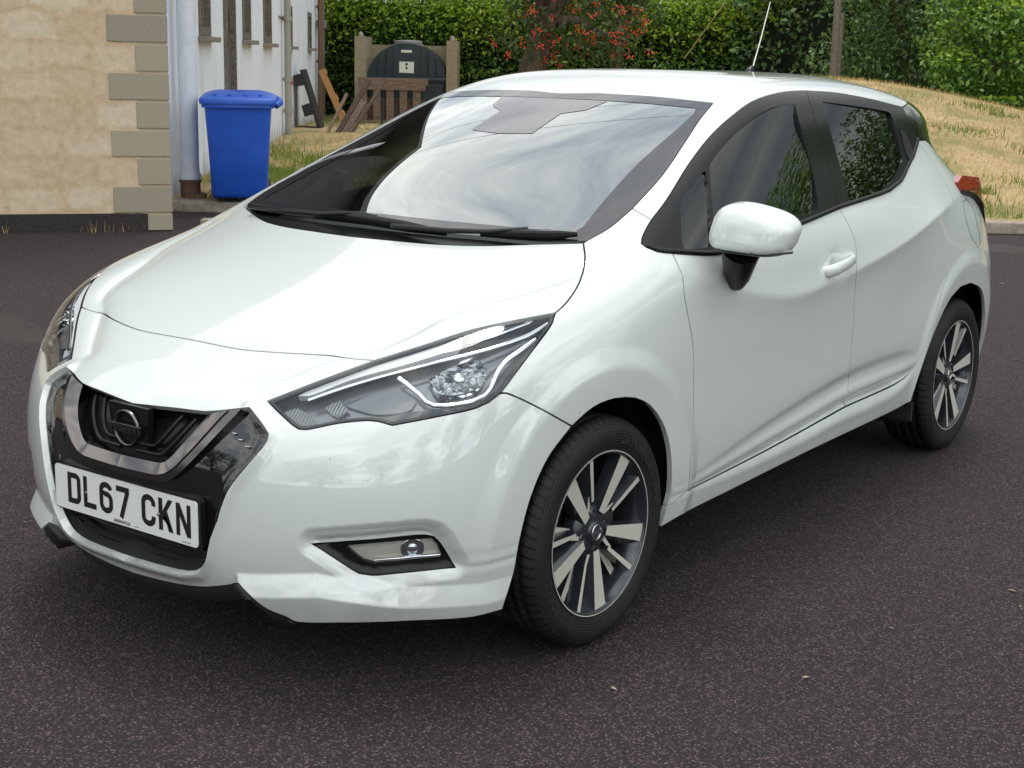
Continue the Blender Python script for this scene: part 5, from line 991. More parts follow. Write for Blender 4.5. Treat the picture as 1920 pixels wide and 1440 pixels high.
# pipes
mb=MB(); c=WC+WD*1.93+WN*.15
mb.tube([c+UPV*.30,c+UPV*5.4],.088,20); mb.tube([c+UPV*.26,c+UPV*.33],.102,20); mb.tube([c+UPV*.33,c+UPV*.36],.094,20)
bpart(mb,'soil_pipe',M['upvc'])
mb=MB(); mb.tube([c+UPV*.27,c+UPV*.14,c+UPV*.08+WN*.03,c+UPV*.05+WN*.12],[.094,.096,.098,.10],16); mb.tube([c+UPV*.245,c+UPV*.275],.106,16); bpart(mb,'pipe_shoe',M['rust'])
def downpipe(s,r_,m,z0=.05,z1=5.4,off=.10,br_=()):
    mb=MB(); c=WC+WD*s+WN*off; mb.tube([c+UPV*(z0+.12),c+UPV*z1],r_,12); mb.tube([c+UPV*(z0+.14),c+UPV*(z0+.06)+WN*.04,c+UPV*z0+WN*.14],r_,12)
    for z in br_: mb.tube([c+UPV*(z-.04),c+UPV*(z+.04)],r_*1.3,12); mb.box(c+UPV*z-WN*off*.6,(.03,.03,off),(WD,UPV,WN))
    bpart(mb,'downpipe',m)
downpipe(12.05,.055,M['ironpipe'],br_=(.55,1.05,2.0,3.2)); downpipe(18.9,.05,M['rust'],br_=(1.3,2.4)); downpipe(19.6,.045,M['oldwood'],br_=(2.0,)); downpipe(22.3,.05,M['ironpipe'],br_=(1.4,))
mb=MB(); c=WC+WD*19.1+WN*.12+UPV*2.06; mb.box(c,(.22,.16,.20),(WD,UPV,WN),bev=.02); mb.tube([c+UPV*.08,c+UPV*.6-WN*.05],.02,6); bpart(mb,'floodlight',M['sill'])
mb=MB(); c=WC+WD*12.75+WN*.06+UPV*1.0; mb.box(c,(.16,.10,.12),(WD,UPV,WN),bev=.01); mb.box(c-WN*.03,(.20,.14,.04),(WD,UPV,WN)); bpart(mb,'valve_box',mat('red_paint',(.30,.04,.04),.6))
mb=MB(); c=WC+WD*11.6+WN*.02+UPV*2.02; mb.tube([c,c+WN*.02+WD*.9],.018,6); bpart(mb,'pipe_bracket',M['sill'])
# edging blocks at the foot of the wall
M['kerbstone']=mat('concrete_kerb',(.30,.26,.21),.95); n=NT(M['kerbstone']); p=n.pos(); f=n.noise(p,18,5,.65); n.l(n.ramp(f,[(.3,(.20,.165,.125)),(.7,(.42,.36,.29))]),n.b.inputs['Base Color']); n.bump(f,.6,.02)
c=GC+WD*.28+WN*.22
for i,lb in enumerate(('grey edging block nearest the corner of the buff gable','middle grey edging block at the foot of the white wall','grey edging block closest to the blue bin')):
    mb=MB(); mb.box((0,0,.035),(.16,.27,.07),(WD,WN,UPV),bev=.01); o=mb.build('edging_stone',M['kerbstone'],label=lb,cat='kerb stone',group='edging blocks below the white downpipe'); o.location=c+WD*(.05+.02*i)+WN*(.10+.30*i)
# ---- foliage helpers ----
nrng=np.random.default_rng(11)
def leafmat(name,stops,trans=.35,rough=.45):
    m=bpy.data.materials.new(name); m.use_nodes=True; n=NT(m); b=n.b; g=n.n('ShaderNodeNewGeometry').outputs['Random Per Island']
    c=n.ramp(g,stops); n.l(c,b.inputs['Base Color']); b.inputs['Roughness'].default_value=rough
    tr=n.n('ShaderNodeBsdfTranslucent'); n.l(n.mix(.5,c,(.16,.26,.02)),tr.inputs[0]); mx=n.n('ShaderNodeMixShader'); mx.inputs[0].default_value=trans; o=m.node_tree.nodes['Material Output']
    n.l(b.outputs[0],mx.inputs[1]); n.l(tr.outputs[0],mx.inputs[2]); n.l(mx.outputs[0],o.inputs[0]); return m
def leaf_mesh(name,P,size,N=None,aspect=.5,spread=1.0,fold=.25):
    k=len(P); P=np.asarray(P,float); d=nrng.normal(size=(k,3)); 
    if N is not None: d=d*spread+np.asarray(N)*1.0
    d/=np.linalg.norm(d,axis=1,keepdims=True); t=nrng.normal(size=(k,3)); t-=d*(t*d).sum(1,keepdims=True); t/=np.linalg.norm(t,axis=1,keepdims=True); b=np.cross(d,t)
    s=(size*nrng.uniform(.6,1.3,k))[:,None]; V=np.empty((k,4,3))
    V[:,0]=P-t*s*.5; V[:,1]=P+b*s*aspect*.5+d*s*fold*.3; V[:,2]=P+t*s*.5; V[:,3]=P-b*s*aspect*.5+d*s*fold*.3
    me=bpy.data.meshes.new(name); me.vertices.add(4*k); me.vertices.foreach_set('co',V.ravel()); me.loops.add(4*k); me.loops.foreach_set('vertex_index',np.arange(4*k,dtype=np.int32)); me.polygons.add(k); me.polygons.foreach_set('loop_start',np.arange(0,4*k,4,dtype=np.int32)); me.polygons.foreach_set('loop_total',np.full(k,4,np.int32)); me.update(calc_edges=True); me.validate(); return me
def lump(s,z,seed):
    r_=np.random.default_rng(seed); v=0
    for i in range(9): a,b,c=r_.uniform(.8,3.2),r_.uniform(.8,3.2),r_.uniform(0,6.28); v=v+np.sin(a*s+b*z+c)*np.sin(b*s*.7-a*z+c*2)
    return v/4
M['laurel']=leafmat('laurel_leaf',[(0,(.025,.075,.016)),(.40,(.09,.21,.034)),(.8,(.22,.41,.06)),(1,(.42,.60,.18))],.5,.30)
M['darkleaf']=leafmat('dark_leaf',[(0,(.018,.05,.015)),(.6,(.07,.145,.04)),(1,(.22,.36,.11))],.3,.38)
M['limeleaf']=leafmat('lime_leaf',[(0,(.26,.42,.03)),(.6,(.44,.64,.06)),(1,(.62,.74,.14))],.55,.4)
M['rowanleaf']=leafmat('rowan_leaf',[(0,(.02,.04,.016)),(.6,(.045,.08,.028)),(1,(.10,.14,.045))],.35,.45)
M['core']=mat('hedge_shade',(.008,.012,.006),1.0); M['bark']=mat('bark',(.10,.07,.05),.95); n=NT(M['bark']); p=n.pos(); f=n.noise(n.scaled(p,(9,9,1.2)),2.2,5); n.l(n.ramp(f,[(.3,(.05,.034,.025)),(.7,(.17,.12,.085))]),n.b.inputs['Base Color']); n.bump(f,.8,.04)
def hedge(name,a,b,h,thick,count,size,m,label,cat,seed,group=None,topm=None,base_z=0.0):
    a=Vector(a);b=Vector(b); Lh=(b-a).length; X=(b-a).normalized(); Y=Vector((X.y,-X.x,0))   # Y towards the viewer
    s=nrng.uniform(0,Lh,count); z=h*nrng.uniform(0,1,count)**.85; hh=h*(1+.07*lump(s,0*s,seed+1)); z=z*hh/h; bulge=lump(s,z*1.5,seed); edge=np.clip((hh-z)/.5,0,1)**.5
    y=thick*.5*edge*(.8+.35*bulge)-nrng.exponential(.16,count); top=nrng.uniform(0,1,count)<.22; z=np.where(top,hh-nrng.exponential(.12,count),z); y=np.where(top,nrng.uniform(-thick*.5,thick*.5,count),y)
    P=np.array(a)[None]+np.outer(s,np.array(X))+np.outer(y,np.array(Y)); P[:,2]=base_z+z
    root=thing(name,a,label,cat,group)
    o=obj('leaves',leaf_mesh('leaves',P-np.array(a),size,np.array([Y.x*.7,Y.y*.7,.6])[None].repeat(count,0),.5,.8),m,root)
    if topm is not None:
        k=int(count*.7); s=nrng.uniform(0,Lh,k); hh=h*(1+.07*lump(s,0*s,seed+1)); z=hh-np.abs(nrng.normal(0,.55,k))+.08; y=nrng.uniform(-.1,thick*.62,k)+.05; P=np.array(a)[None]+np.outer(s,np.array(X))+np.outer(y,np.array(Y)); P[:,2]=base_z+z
        obj('lit_new_growth',leaf_mesh('lit_new_growth',P-np.array(a),size*1.05,np.array([Y.x*.6,Y.y*.6,.7])[None].repeat(k,0),.5,.75),topm,root)  # fresh top growth, with light from above also put into its lime colour
    mb=MB(); mb.box(Vector((0,0,0))+X*Lh/2+UPV*(base_z+h*.44)-Y*thick*.12,(Lh,thick*.45,h*.86),(X,Y,UPV)); obj('dark_core',mb.mesh('dark_core'),M['core'],root); return root  # dark box added behind the leaves, blocks sky and stands in for shade
def tree(name,base,h,crown_r,crown_z,count,size,m,label,cat,group=None,seed=0,trunk_r=.16,lean=(0,0),squash=.85,blobs=14,mb_extra=None,light=None,low=.5):
    root=thing(name,base,label,cat,group); r_=np.random.default_rng(seed); base=Vector(base)
    C=[]
    for i in range(blobs):
        w=r_.uniform(0,6.28); rr=crown_r*.62*math.sqrt(r_.uniform()); zz=crown_z+crown_r*squash*r_.uniform(-low*1.6,.75); C.append((rr*math.cos(w)+lean[0],rr*math.sin(w)+lean[1],zz,crown_r*r_.uniform(.32,.52)))
    C=np.array(C); i=r_.integers(0,blobs,count); dd=r_.normal(size=(count,3)); dd/=np.linalg.norm(dd,axis=1,keepdims=True); rad=C[i,3]*(r_.uniform(0,1,count)**.33)
    P=C[i,:3]+dd*rad[:,None]*np.array([1,1,.8]); P[:,2]=np.maximum(P[:,2],.1); nn=dd*.7+np.array([0,0,.5])
    obj('crown',leaf_mesh('crown',P,size,nn,.5,.8),m,root)
    if light is not None:
        up=dd[:,2]>.35; P2=P[up][:count//5]+np.array([0,0,.06]); obj('sun_tinted_leaves',leaf_mesh('sun_tinted_leaves',P2,size,nn[up][:count//5],.5,.8),light,root)  # extra lime leaves on the upper sides, sunlight put into their colour
    mb=MB(); top=Vector((lean[0]*.6,lean[1]*.6,crown_z)); mb.tube([Vector((0,0,-.1)),Vector((lean[0]*.15,lean[1]*.15,crown_z*.35)),Vector((lean[0]*.4,lean[1]*.4,crown_z*.7)),top],[trunk_r*1.25,trunk_r,trunk_r*.8,trunk_r*.5],10)
    for c in C[:8]:
        k=r_.uniform(.4,.9); s0=Vector((lean[0]*.5*k,lean[1]*.5*k,crown_z*k)); e=Vector(c[:3]); mb.tube([s0,(s0+e)/2+Vector((0,0,.1*crown_r)),e],[trunk_r*.4,trunk_r*.28,trunk_r*.1],6)
    obj('trunk',mb.mesh('trunk'),M['bark'],root); return root,P,C
# ---- grass bank and verge ----
m=M['drygrass']=mat('dry_turf',(.3,.22,.1),1.0); n=NT(m); p=n.pos(); f=n.noise(p,.9,6,.65); f2=n.noise(p,14,4,.7); f3=n.noise(p,60,3,.7)
c=n.ramp(f2,[(.28,(.42,.28,.14)),(.5,(.63,.44,.235)),(.72,(.76,.58,.36))]); c=n.mix(n.ramp(f,[(.47,(0,0,0)),(.63,(.8,.8,.8))]),c,(.16,.21,.05)); n.l(n.mix(.25,c,n.ramp(f3,[(.3,(.16,.11,.05)),(.7,(.75,.56,.3))])),n.b.inputs['Base Color']); n.bump(n.math('ADD',f2,f3),.8,.05)
KA=spot(3.0,13.55); KX=(XV*1.0-YV*.05).normalized(); KY=Vector((-KX.y,KX.x,0))
def bank_h(t,s): 
    return .10+1.12*sstep(-.3,8.5,np.asarray(t,float))*(1-.42*sstep(1.2,5.2,np.asarray(s,float)))*(.04+.96*sstep(-5.5,-.5,np.asarray(s,float)))+.05*np.sin(np.asarray(s)*.9+np.asarray(t)*.7)*sstep(0,2,np.asarray(t,float))
ss=np.linspace(-22,30,140); ts=np.concatenate([np.linspace(0,10,50),np.linspace(10.5,40,24)]); v=[];f=[]
for t in ts:
    for s in ss: q=KA+KX*s+KY*t; v.append((q.x,q.y,float(bank_h(t,s))))
k=len(ss); f=[(j*k+i,j*k+i+1,(j+1)*k+i+1,(j+1)*k+i) for j in range(len(ts)-1) for i in range(k-1)]
# keep the bank clear of the house and tank (it ends on the left)
f=[q for q in f if not (np.mean([(Vector(v[i])-KA).dot(KX) for i in q])<-9)]
mb=MB(); mb.add(v,f,0,True); mb.build('grass_bank',m,kind='structure')
mb=MB()
for i in range(34):
    L_=.9; s=-9+i*L_; c=KA+KX*(s+L_/2)-KY*.10+UPV*(.052+rnd.uniform(-.006,.006)); mb.box(c,(L_-.012,.22,.105),(KX,KY,UPV),bev=.015)
kb=mb.build('kerb',M['kerbstone'],kind='structure')
def blades(name,P,h,w,m,parent=None,**k):
    c=len(P); P=np.asarray(P,float); a=nrng.uniform(0,6.28,c); t=np.stack([np.cos(a),np.sin(a),0*a],1)*w*.5; ln=nrng.normal(0,.35,(c,2)); hh=(h*nrng.uniform(.5,1.4,c))
    V=np.empty((c,3,3)); V[:,0]=P-t; V[:,1]=P+t; V[:,2]=P; V[:,2,2]+=hh; V[:,2,0]+=ln[:,0]*hh; V[:,2,1]+=ln[:,1]*hh
    me=bpy.data.meshes.new(name); me.vertices.add(3*c); me.vertices.foreach_set('co',V.ravel()); me.loops.add(3*c); me.loops.foreach_set('vertex_index',np.arange(3*c,dtype=np.int32)); me.polygons.add(c); me.polygons.foreach_set('loop_start',np.arange(0,3*c,3,dtype=np.int32)); me.polygons.foreach_set('loop_total',np.full(c,3,np.int32)); me.update(calc_edges=True); return obj(name,me,m,parent,**k)
M['blade_dry']=leafmat('dry_blade',[(0,(.44,.28,.11)),(.5,(.66,.45,.19)),(.85,(.78,.57,.29)),(1,(.34,.34,.09))],.3,.8)
M['blade_green']=leafmat('green_blade',[(0,(.08,.17,.02)),(.6,(.16,.27,.035)),(1,(.36,.34,.10))],.35,.7)
s=nrng.uniform(-7,7,34000); t=nrng.beta(1.1,1.3,34000)*10.5; q=np.array(KA)+np.outer(s,np.array(KX))+np.outer(t,np.array(KY)); q[:,2]=bank_h(t,s)-.01
blades('dry_grass',q,.055,.012,M['blade_dry'],kind='stuff')
P=[]
for i in range(85):
    s0,t0=rnd.uniform(-6,6),rnd.uniform(.2,9.5); r_=rnd.uniform(.08,.38); k=int(60+r_*500)
    for _ in range(k):
        a,b=rnd.gauss(0,r_),rnd.gauss(0,r_*.7); tt=max(.12,t0+b); q=KA+KX*(s0+a)+KY*tt; P.append((q.x,q.y,float(bank_h(tt,s0+a))-.01))
for i in range(5000):
    s0,tt=rnd.uniform(-7,7),abs(rnd.gauss(0,.5))+.12; q=KA+KX*s0+KY*tt; P.append((q.x,q.y,float(bank_h(tt,s0))-.01)) if math.sin(s0*2.3)+math.sin(s0*5.1)>-.2 else None
blades('green_tufts',P,.085,.014,M['blade_green'],kind='stuff')
# scraps of white blossom on the bank
mb=MB()
for i in range(13):
    s0,tt=rnd.uniform(-.4,1.6)-.2,rnd.uniform(3.0,6.8); q=KA+KX*s0+KY*tt; c=Vector((q.x,q.y,float(bank_h(tt,s0))+.05)); mb.lathe([(-.02,.0),(-.012,.03),(.012,.034),(.02,.0)],8,ax=(rnd.gauss(0,.3),rnd.gauss(0,.3),1),c=c)
wf=mb.build('white_flowers',mat('petal',(.8,.8,.78),.7),kind='stuff')
# verge beside the white wall
m=M['verge']=mat('verge_soil',(.12,.1,.05),1.0); n=NT(m); p=n.pos(); f=n.noise(p,1.3,5); f2=n.noise(p,20,4); n.l(n.mix(n.ramp(f,[(.42,(0,0,0)),(.6,(.9,.9,.9))]),n.ramp(f2,[(.3,(.20,.135,.08)),(.7,(.34,.24,.15))]),n.ramp(f2,[(.3,(.06,.085,.02)),(.7,(.17,.19,.05))])),n.b.inputs['Base Color']); n.bump(f2,.8,.03)
VS=lambda s,o:WC+WD*s+WN*o
mb=MB(); pts=[(2.9,.0),(2.9,1.6),(4.6,2.9),(9,4.6),(22,7.5),(26,7.5),(26,.0)]; mb.prism([(0,0)],0,XV,YV,UPV) if False else None
vv=[VS(a,b)+UPV*.08 for a,b in pts]; lowv=[p_-UPV*.12 for p_ in vv]; kk=len(vv); mb.add(vv+lowv,[tuple(range(kk))]+[(i,(i+1)%kk,kk+(i+1)%kk,kk+i) for i in range(kk)]); mb.build('verge',m,kind='structure')
P=[]
while len(P)<15000:
    s0=rnd.uniform(3,24); o=rnd.uniform(0,min(1.6+(s0-2.9)*.6,6.5)); 
    if math.sin(s0*1.7+o*2.1)+math.sin(s0*.9-o*3.3)+rnd.gauss(0,.5)<-.35: continue
    q=VS(s0,o); P.append((q.x,q.y,.078))
blades('verge_grass',P,.13,.014,M['blade_green'],kind='stuff')
P=[(*(VS(rnd.uniform(2.7,3.6),abs(rnd.gauss(.35,.3)))[:2]),.02) for _ in range(260)]; blades('weeds',P,.16,.016,M['blade_green'],kind='stuff')
P=[]
for i in range(420):
    x=rnd.uniform(.3,9.5); q=GC+G*x+GN*abs(rnd.gauss(.02,.03)); P.append((q.x,q.y,.0)) if math.sin(x*2.3)+math.sin(x*4.1+1)>.2 else None
blades('dry_weeds',P,.085,.005,M['blade_dry'],kind='stuff')
mb=MB()
for i in range(150):
    s0=rnd.uniform(6.5,16); o=rnd.uniform(.2,3.0); q=VS(s0,o); c=q+UPV*rnd.uniform(.10,.2); mb.lathe([(-.004,0),(0,.014),(.006,.0)],6,ax=(rnd.gauss(0,.4),rnd.gauss(0,.4),1),c=c)
yf=mb.build('yellow_flowers',mat('ragwort',(.65,.42,.02),.7),kind='stuff')
# ---- oil tank bay ----
T0=spot(-2.32,30.6)    # bay centre, front line
m=M['baywall']=mat('bay_block',(.3,.25,.17),.95); n=NT(m); tco=n.n('ShaderNodeTexCoord').outputs['Object']
br=n.n('ShaderNodeTexBrick'); br.inputs['Scale'].default_value=1; br.inputs['Brick Width'].default_value=.45; br.inputs['Row Height'].default_value=.225; br.inputs['Mortar Size'].default_value=.008; br.inputs['Color1'].default_value=(.30,.245,.155,1); br.inputs['Color2'].default_value=(.36,.30,.20,1); br.inputs['Mortar'].default_value=(.22,.185,.125,1)
mp=n.n('ShaderNodeMapping'); mp.inputs['Rotation'].default_value=(R(90),0,0); n.l(tco,mp.inputs[0]); n.l(mp.outputs[0],br.inputs['Vector']); f=n.noise(tco,20,5,.65); n.l(n.mix(.45,br.outputs['Color'],n.ramp(f,[(.3,(.19,.155,.10)),(.7,(.42,.36,.25))])),n.b.inputs['Base Color']); n.bump(f,.5,.02)
BAY=thing('tank_bay',T0,'low buff concrete block bay standing round the dark oil tank','wall',rz=math.atan2(XV.y,XV.x))
mb=MB(); mb.box((0,1.55,.84),(2.05,.2,1.68)); obj('back_wall',mb.mesh('back_wall'),M['baywall'],BAY)
for sx,h in ((-.94,1.83),(.94,1.78)):
    mb=MB(); mb.box((sx,.72,h/2),(.22,1.44,h)); obj('side_wall',mb.mesh('side_wall'),M['baywall'],BAY)
    mb=MB(); mb.lathe([(0,.055),(.05,.05),(.09,.02),(.10,0)],10,ax=(0,0,1),c=(sx,.2,h)); obj('coping_knob',mb.mesh('coping_knob'),M['kerbstone'],BAY)
m=M['tank']=mat('tank_plastic',(.012,.024,.030),.38); n=NT(m); p=n.pos(); n.l(n.ramp(n.noise(p,3,5),[(.3,(.010,.020,.026)),(.7,(.026,.042,.050))]),n.b.inputs['Base Color'])
TK=thing('oil_tank',T0+YV*.25,'dark green plastic oil tank with domed top inside the block bay','oil tank',rz=math.atan2(XV.y,XV.x))
ar=[(.80*math.cos(a),1.02+.69*math.sin(a)) for a in np.linspace(0,math.pi,29)]
mb=MB(); mb.prism([(-.80,.62),(.80,.62)][::-1]+[(x,z) for x,z in ar][::-1] if False else [(x,z) for x,z in ar]+[(-.80,.90),(.80,.90)],1.15,Vector((1,0,0)),UPV,Vector((0,1,0))); mb.box((0,.575,.985),(1.80,1.25,.09),bev=.03); mb.box((0,.575,.49),(1.66,1.12,.92),bev=.08); obj('shell',mb.mesh('shell'),M['tank'],TK)
mb=MB()
for x0_,x1_ in ((-.27,.27),): mb.prism([(x0_,1.03),(x1_,1.03),(x1_,1.66),(x0_,1.66)],.05,Vector((1,0,0)),UPV,Vector((0,-1,0)))
for a in (-.62,-.45,.45,.62): mb.tube([(a,-.005,1.03),(a*.93,-.005,1.02+.69*math.sin(math.acos(abs(a)/.80))-.05)],.018,6)
obj('front_rib',mb.mesh('front_rib'),M['tank'],TK)
mb=MB(); mb.lathe([(0,.30),(.07,.30),(.10,.27),(.115,0)],28,ax=(0,0,1),c=(0,.4,1.67)); mb.lathe([(-.05,.33),(.0,.33),(.0,.28)],28,ax=(0,0,1),c=(0,.4,1.69)); obj('lid',mb.mesh('lid'),mat('grey_lid',(.16,.15,.15),.6),TK)
mb=MB(); mb.prism([(-.15,1.12),(.15,1.11),(.155,1.34),(-.15,1.34)],.004,Vector((1,0,0)),UPV,Vector((0,-1,0)),(0,-.051,0)); LB=obj('warning_label',mb.mesh('warning_label'),mat('label_white',(.72,.76,.64),.6),TK)
mb=MB(); mb.prism([(.0,1.225),(.035,1.26),(0,1.295),(-.035,1.26)],.002,Vector((1,0,0)),UPV,Vector((0,-1,0)),(0,-.0555,.03)); mb.prism([(.0,1.15),(.03,1.185),(0,1.215),(-.03,1.185)],.002,Vector((1,0,0)),UPV,Vector((0,-1,0)),(0,-.0555,.03)); obj('label_marks',mb.mesh('label_marks'),M['ink'],LB)
mb=MB(); mb.box((0,-.053,1.55),(.22,.006,.05)); obj('maker_label',mb.mesh('maker_label'),mat('label_cream',(.75,.72,.62),.6),TK)
# ---- pallets and timber ----
def woodmat(name,a,b,sc=8):
    m=mat(name,a,.85); n=NT(m); p=n.n('ShaderNodeTexCoord').outputs['Object']; f=n.noise(n.scaled(p,(1.0,6,6)),sc,5,.65); n.l(n.ramp(f,[(.3,a),(.7,b)]),n.b.inputs['Base Color']); n.bump(f,.4,.01); return m
M['greywood']=woodmat('grey_timber',(.10,.065,.048),(.27,.19,.14)); M['orange']=woodmat('new_timber',(.32,.15,.05),(.52,.28,.11)); M['brown']=woodmat('brown_timber',(.045,.028,.022),(.13,.085,.065)); M['blackplastic']=mat('black_pallet',(.012,.012,.013),.6)
def pallet(name,loc,X,Y,Z,w,h,m,label,bl=3,slats=5,dep=.13,group=None):
    """deck in X,Y plane (Y up the pallet), Z out"""
    o=thing(name,loc,label,'pallet',group); mb=MB()
    for i in range(slats): mb.box(X*0+Y*(h*(i+.5)/slats)+Z*dep*.5,(w,h/slats*.62,.022),(X,Y,Z))
    obj('deck_boards',mb.mesh('deck_boards'),m,o); mb=MB()
    for i in range(bl): mb.box(X*(w*.45*(i-(bl-1)/2)/((bl-1)/2))+Y*h*.5+Z*.0,(.10,h,dep-.05),(X,Y,Z))
    obj('bearers',mb.mesh('bearers'),m,o); mb=MB()
    for i in (0,1,2): mb.box(Y*(h*(.06+.44*i))-Z*dep*.5,(w,.10,.022),(X,Y,Z))
    obj('base_boards',mb.mesh('base_boards'),m,o); return o
# weathered pallet across the bay: bearer rails on top, upright boards below
o=thing('slatted_pallet',T0-YV*.45-XV*.22,'weathered wooden pallet on edge in front of the oil tank','pallet',rz=math.atan2(XV.y,XV.x))
mb=MB(); mb.box((0,-.06,.95),(1.42,.025,.13)); mb.box((-.02,-.035,.84),(1.36,.09,.12)); obj('top_rail',mb.mesh('top_rail'),M['greywood'],o)
for i,x_ in enumerate((-.60,-.33,-.06,.21,.48)):
    mb=MB(); mb.box((x_,-.02,.44),(.15,.022,.72)); obj('upright_board',mb.mesh('upright_board'),M['greywood'],o)
mb=MB(); mb.box((0,-.06,.10),(1.36,.10,.14)); obj('bottom_rail',mb.mesh('bottom_rail'),M['greywood'],o)
mb=MB(); mb.box((0,.10,.37),(1.30,.02,.5)); obj('back_board',mb.mesh('back_board'),M['brown'],o)
def lean(s,o,tilt,swing=0):
    """axes for something leaning on the white wall: X along the wall, Y up the lean, Z outwards"""
    a=R(tilt); X=WD.copy(); Y=(UPV*math.cos(a)-WN*math.sin(a)); 
    if swing: b=R(swing); Y,X=(Y*math.cos(b)-X*math.sin(b)),(X*math.cos(b)+Y*math.sin(b))
    return VS(s,o),X.normalized(),Y.normalized(),X.cross(Y).normalized()
# black plastic pallet on edge, blocks showing
c,X,Y,Z=lean(14.4,.50,17); o=thing('plastic_pallet',c,'black plastic pallet leaning on edge against the white wall','pallet')
mb=MB(); mb.box(Y*.62,(.9,1.24,.05),(X,Y,Z),bev=.008); obj('deck',mb.mesh('deck'),M['blackplastic'],o)
for h in (.12,.55,1.08):
    for q in (-.38,.38): mb=MB(); mb.box(Y*h-Z*.10+X*q,(.14,.20,.16),(X,Y,Z),bev=.01); obj('foot_block',mb.mesh('foot_block'),M['blackplastic'],o)
c,X,Y,Z=lean(16.1,.85,24,0); o=thing('timber_pallet',c,'orange new-timber pallet leaning steeply beside the black plastic pallet','pallet')
for q in (-.10,.10):
    mb=MB(); mb.box(Y*.64+X*q*1.0+Z*.0,(.075,1.28,.10),(X,Y,Z)); obj('bearer',mb.mesh('bearer'),M['orange'],o)
for h in (.09,.38,.70,1.22):
    mb=MB(); mb.box(Y*h+Z*.06,(.28,.11,.022),(X,Y,Z)); mb.box(Y*h,(.13,.10,.09),(X,Y,Z)); obj('deck_board',mb.mesh('deck_board'),M['orange'],o)
def board(c0,c1,w,t,m,name,label,group=None):
    c0=Vector(c0);c1=Vector(c1); Y=(c1-c0).normalized(); X=XV-Y*XV.dot(Y); X.normalize(); Z=X.cross(Y); o=thing(name,c0,label,'timber',group); mb=MB(); mb.box((c1-c0)/2,(w,(c1-c0).length,t),(X,Y,Z)); obj('plank',mb.mesh('plank'),m,o); return o
D=24.6
board(spot(-3.10,D),spot(-2.52,D+.5)+UPV*1.05,.075,.07,M['brown'],'timber_post','dark brown post, widest of the leaning timbers left of the tank bay')
board(spot(-3.22,D-.3),spot(-2.86,D+.2)+UPV*.82,.045,.05,M['greywood'],'timber_lath','thin pale lath leaning left of the dark brown post')
board(spot(-2.90,D+.2),spot(-2.32,D+1.0)+UPV*1.0,.05,.045,M['brown'],'timber_batten','dark batten leaning right of the widest brown post')
board(spot(-3.05,D+.4),spot(-2.66,D+.8)+UPV*.70,.16,.05,M['greywood'],'timber_offcut','short grey board wedged among the leaning timbers')
board(spot(-2.36,D+1),spot(-2.34,D+1.1)+UPV*.75,.035,.035,M['blackplastic'],'metal_stake','thin black upright stake beside the block bay')
# ---- blue wheeled bin ----
m=M['bin']=mat('bin_blue',(.015,.09,.5),.42); n=NT(m); p=n.n('ShaderNodeTexCoord').outputs['Object']; n.l(n.ramp(n.noise(p,5,5),[(.3,(.010,.075,.42)),(.7,(.016,.10,.55))]),n.b.inputs['Base Color'])
BIN=thing('wheeled_bin',spot(-2.55,13.5)+UPV*.085,'blue wheeled bin with closed lid beside the white wall','bin',rz=math.atan2(XV.y,XV.x)+R(9)); BIN.scale=(1.02,1.05,.95)
mb=MB(); secs=[(.06,.24,.26),(.10,.25,.28),(.55,.27,.31),(.90,.292,.345),(.955,.296,.35)]; v=[]
def rsec(hx,hy,z,y0=.0,r_=.05): return [(a,b+y0,z) for a,b in rrect(2*hx,2*hy,r_,4)]
for z,hx,hy in secs: v+=rsec(hx,hy,z,.35+(.35-hy)*.0)
k=len(rrect(1,1,.05,4)); mb.add(v,[(j*k+i,j*k+(i+1)%k,(j+1)*k+(i+1)%k,(j+1)*k+i) for j in range(len(secs)-1) for i in range(k)]+[tuple(range(k))[::-1]],0,True)
obj('body',mb.mesh('body'),m,BIN)
mb=MB(); v=[]
for z,e in ((.93,.022),(.975,.026),(.985,.02)): v+=rsec(.296+e,.35+e,z,.35)
mb.add(v,[(j*k+i,j*k+(i+1)%k,(j+1)*k+(i+1)%k,(j+1)*k+i) for j in range(2) for i in range(k)],0,True); obj('rim',mb.mesh('rim'),m,BIN)
mb=MB(); v=[]
for z,ex,ey,y0 in ((.965,.335,.385,.35),(1.005,.342,.392,.35),(1.02,.325,.375,.35),(1.045,.27,.30,.38),(1.06,.20,.24,.42),(1.063,.02,.03,.42)): v+=rsec(ex,ey,z,y0,.045)
v=[(x,y,z+.03*(y/.8)) for x,y,z in v]; mb.add(v,[(j*k+i,j*k+(i+1)%k,(j+1)*k+(i+1)%k,(j+1)*k+i) for j in range(5) for i in range(k)]+[tuple(range(5*k,6*k))],0,True)
for a in (-.20,-.07,.07,.20): mb.box((a,.36,1.045),(.035,.62,.03),bev=.008)
LD=obj('lid',mb.mesh('lid'),m,BIN)
mb=MB(); mb.tube([(.31,.80,1.0),(.36,.76,.985),(.37,.70,.96),(.33,.66,.93)],.035,8); mb.tube([(-.30,.80,.98),(.30,.80,.98)],.022,10); obj('handle',mb.mesh('handle'),m,BIN)
for sx in (-.25,.25):
    mb=MB(); mb.lathe([(-.025,.06),(-.025,.10),(.025,.10),(.025,.06)],24,c=(sx,.66,.10)); mb.lathe([(-.02,0),(-.02,.06),(.02,.06),(.02,0)],16,c=(sx,.66,.10)); obj('wheel',mb.mesh('wheel'),M['rubber'],BIN)
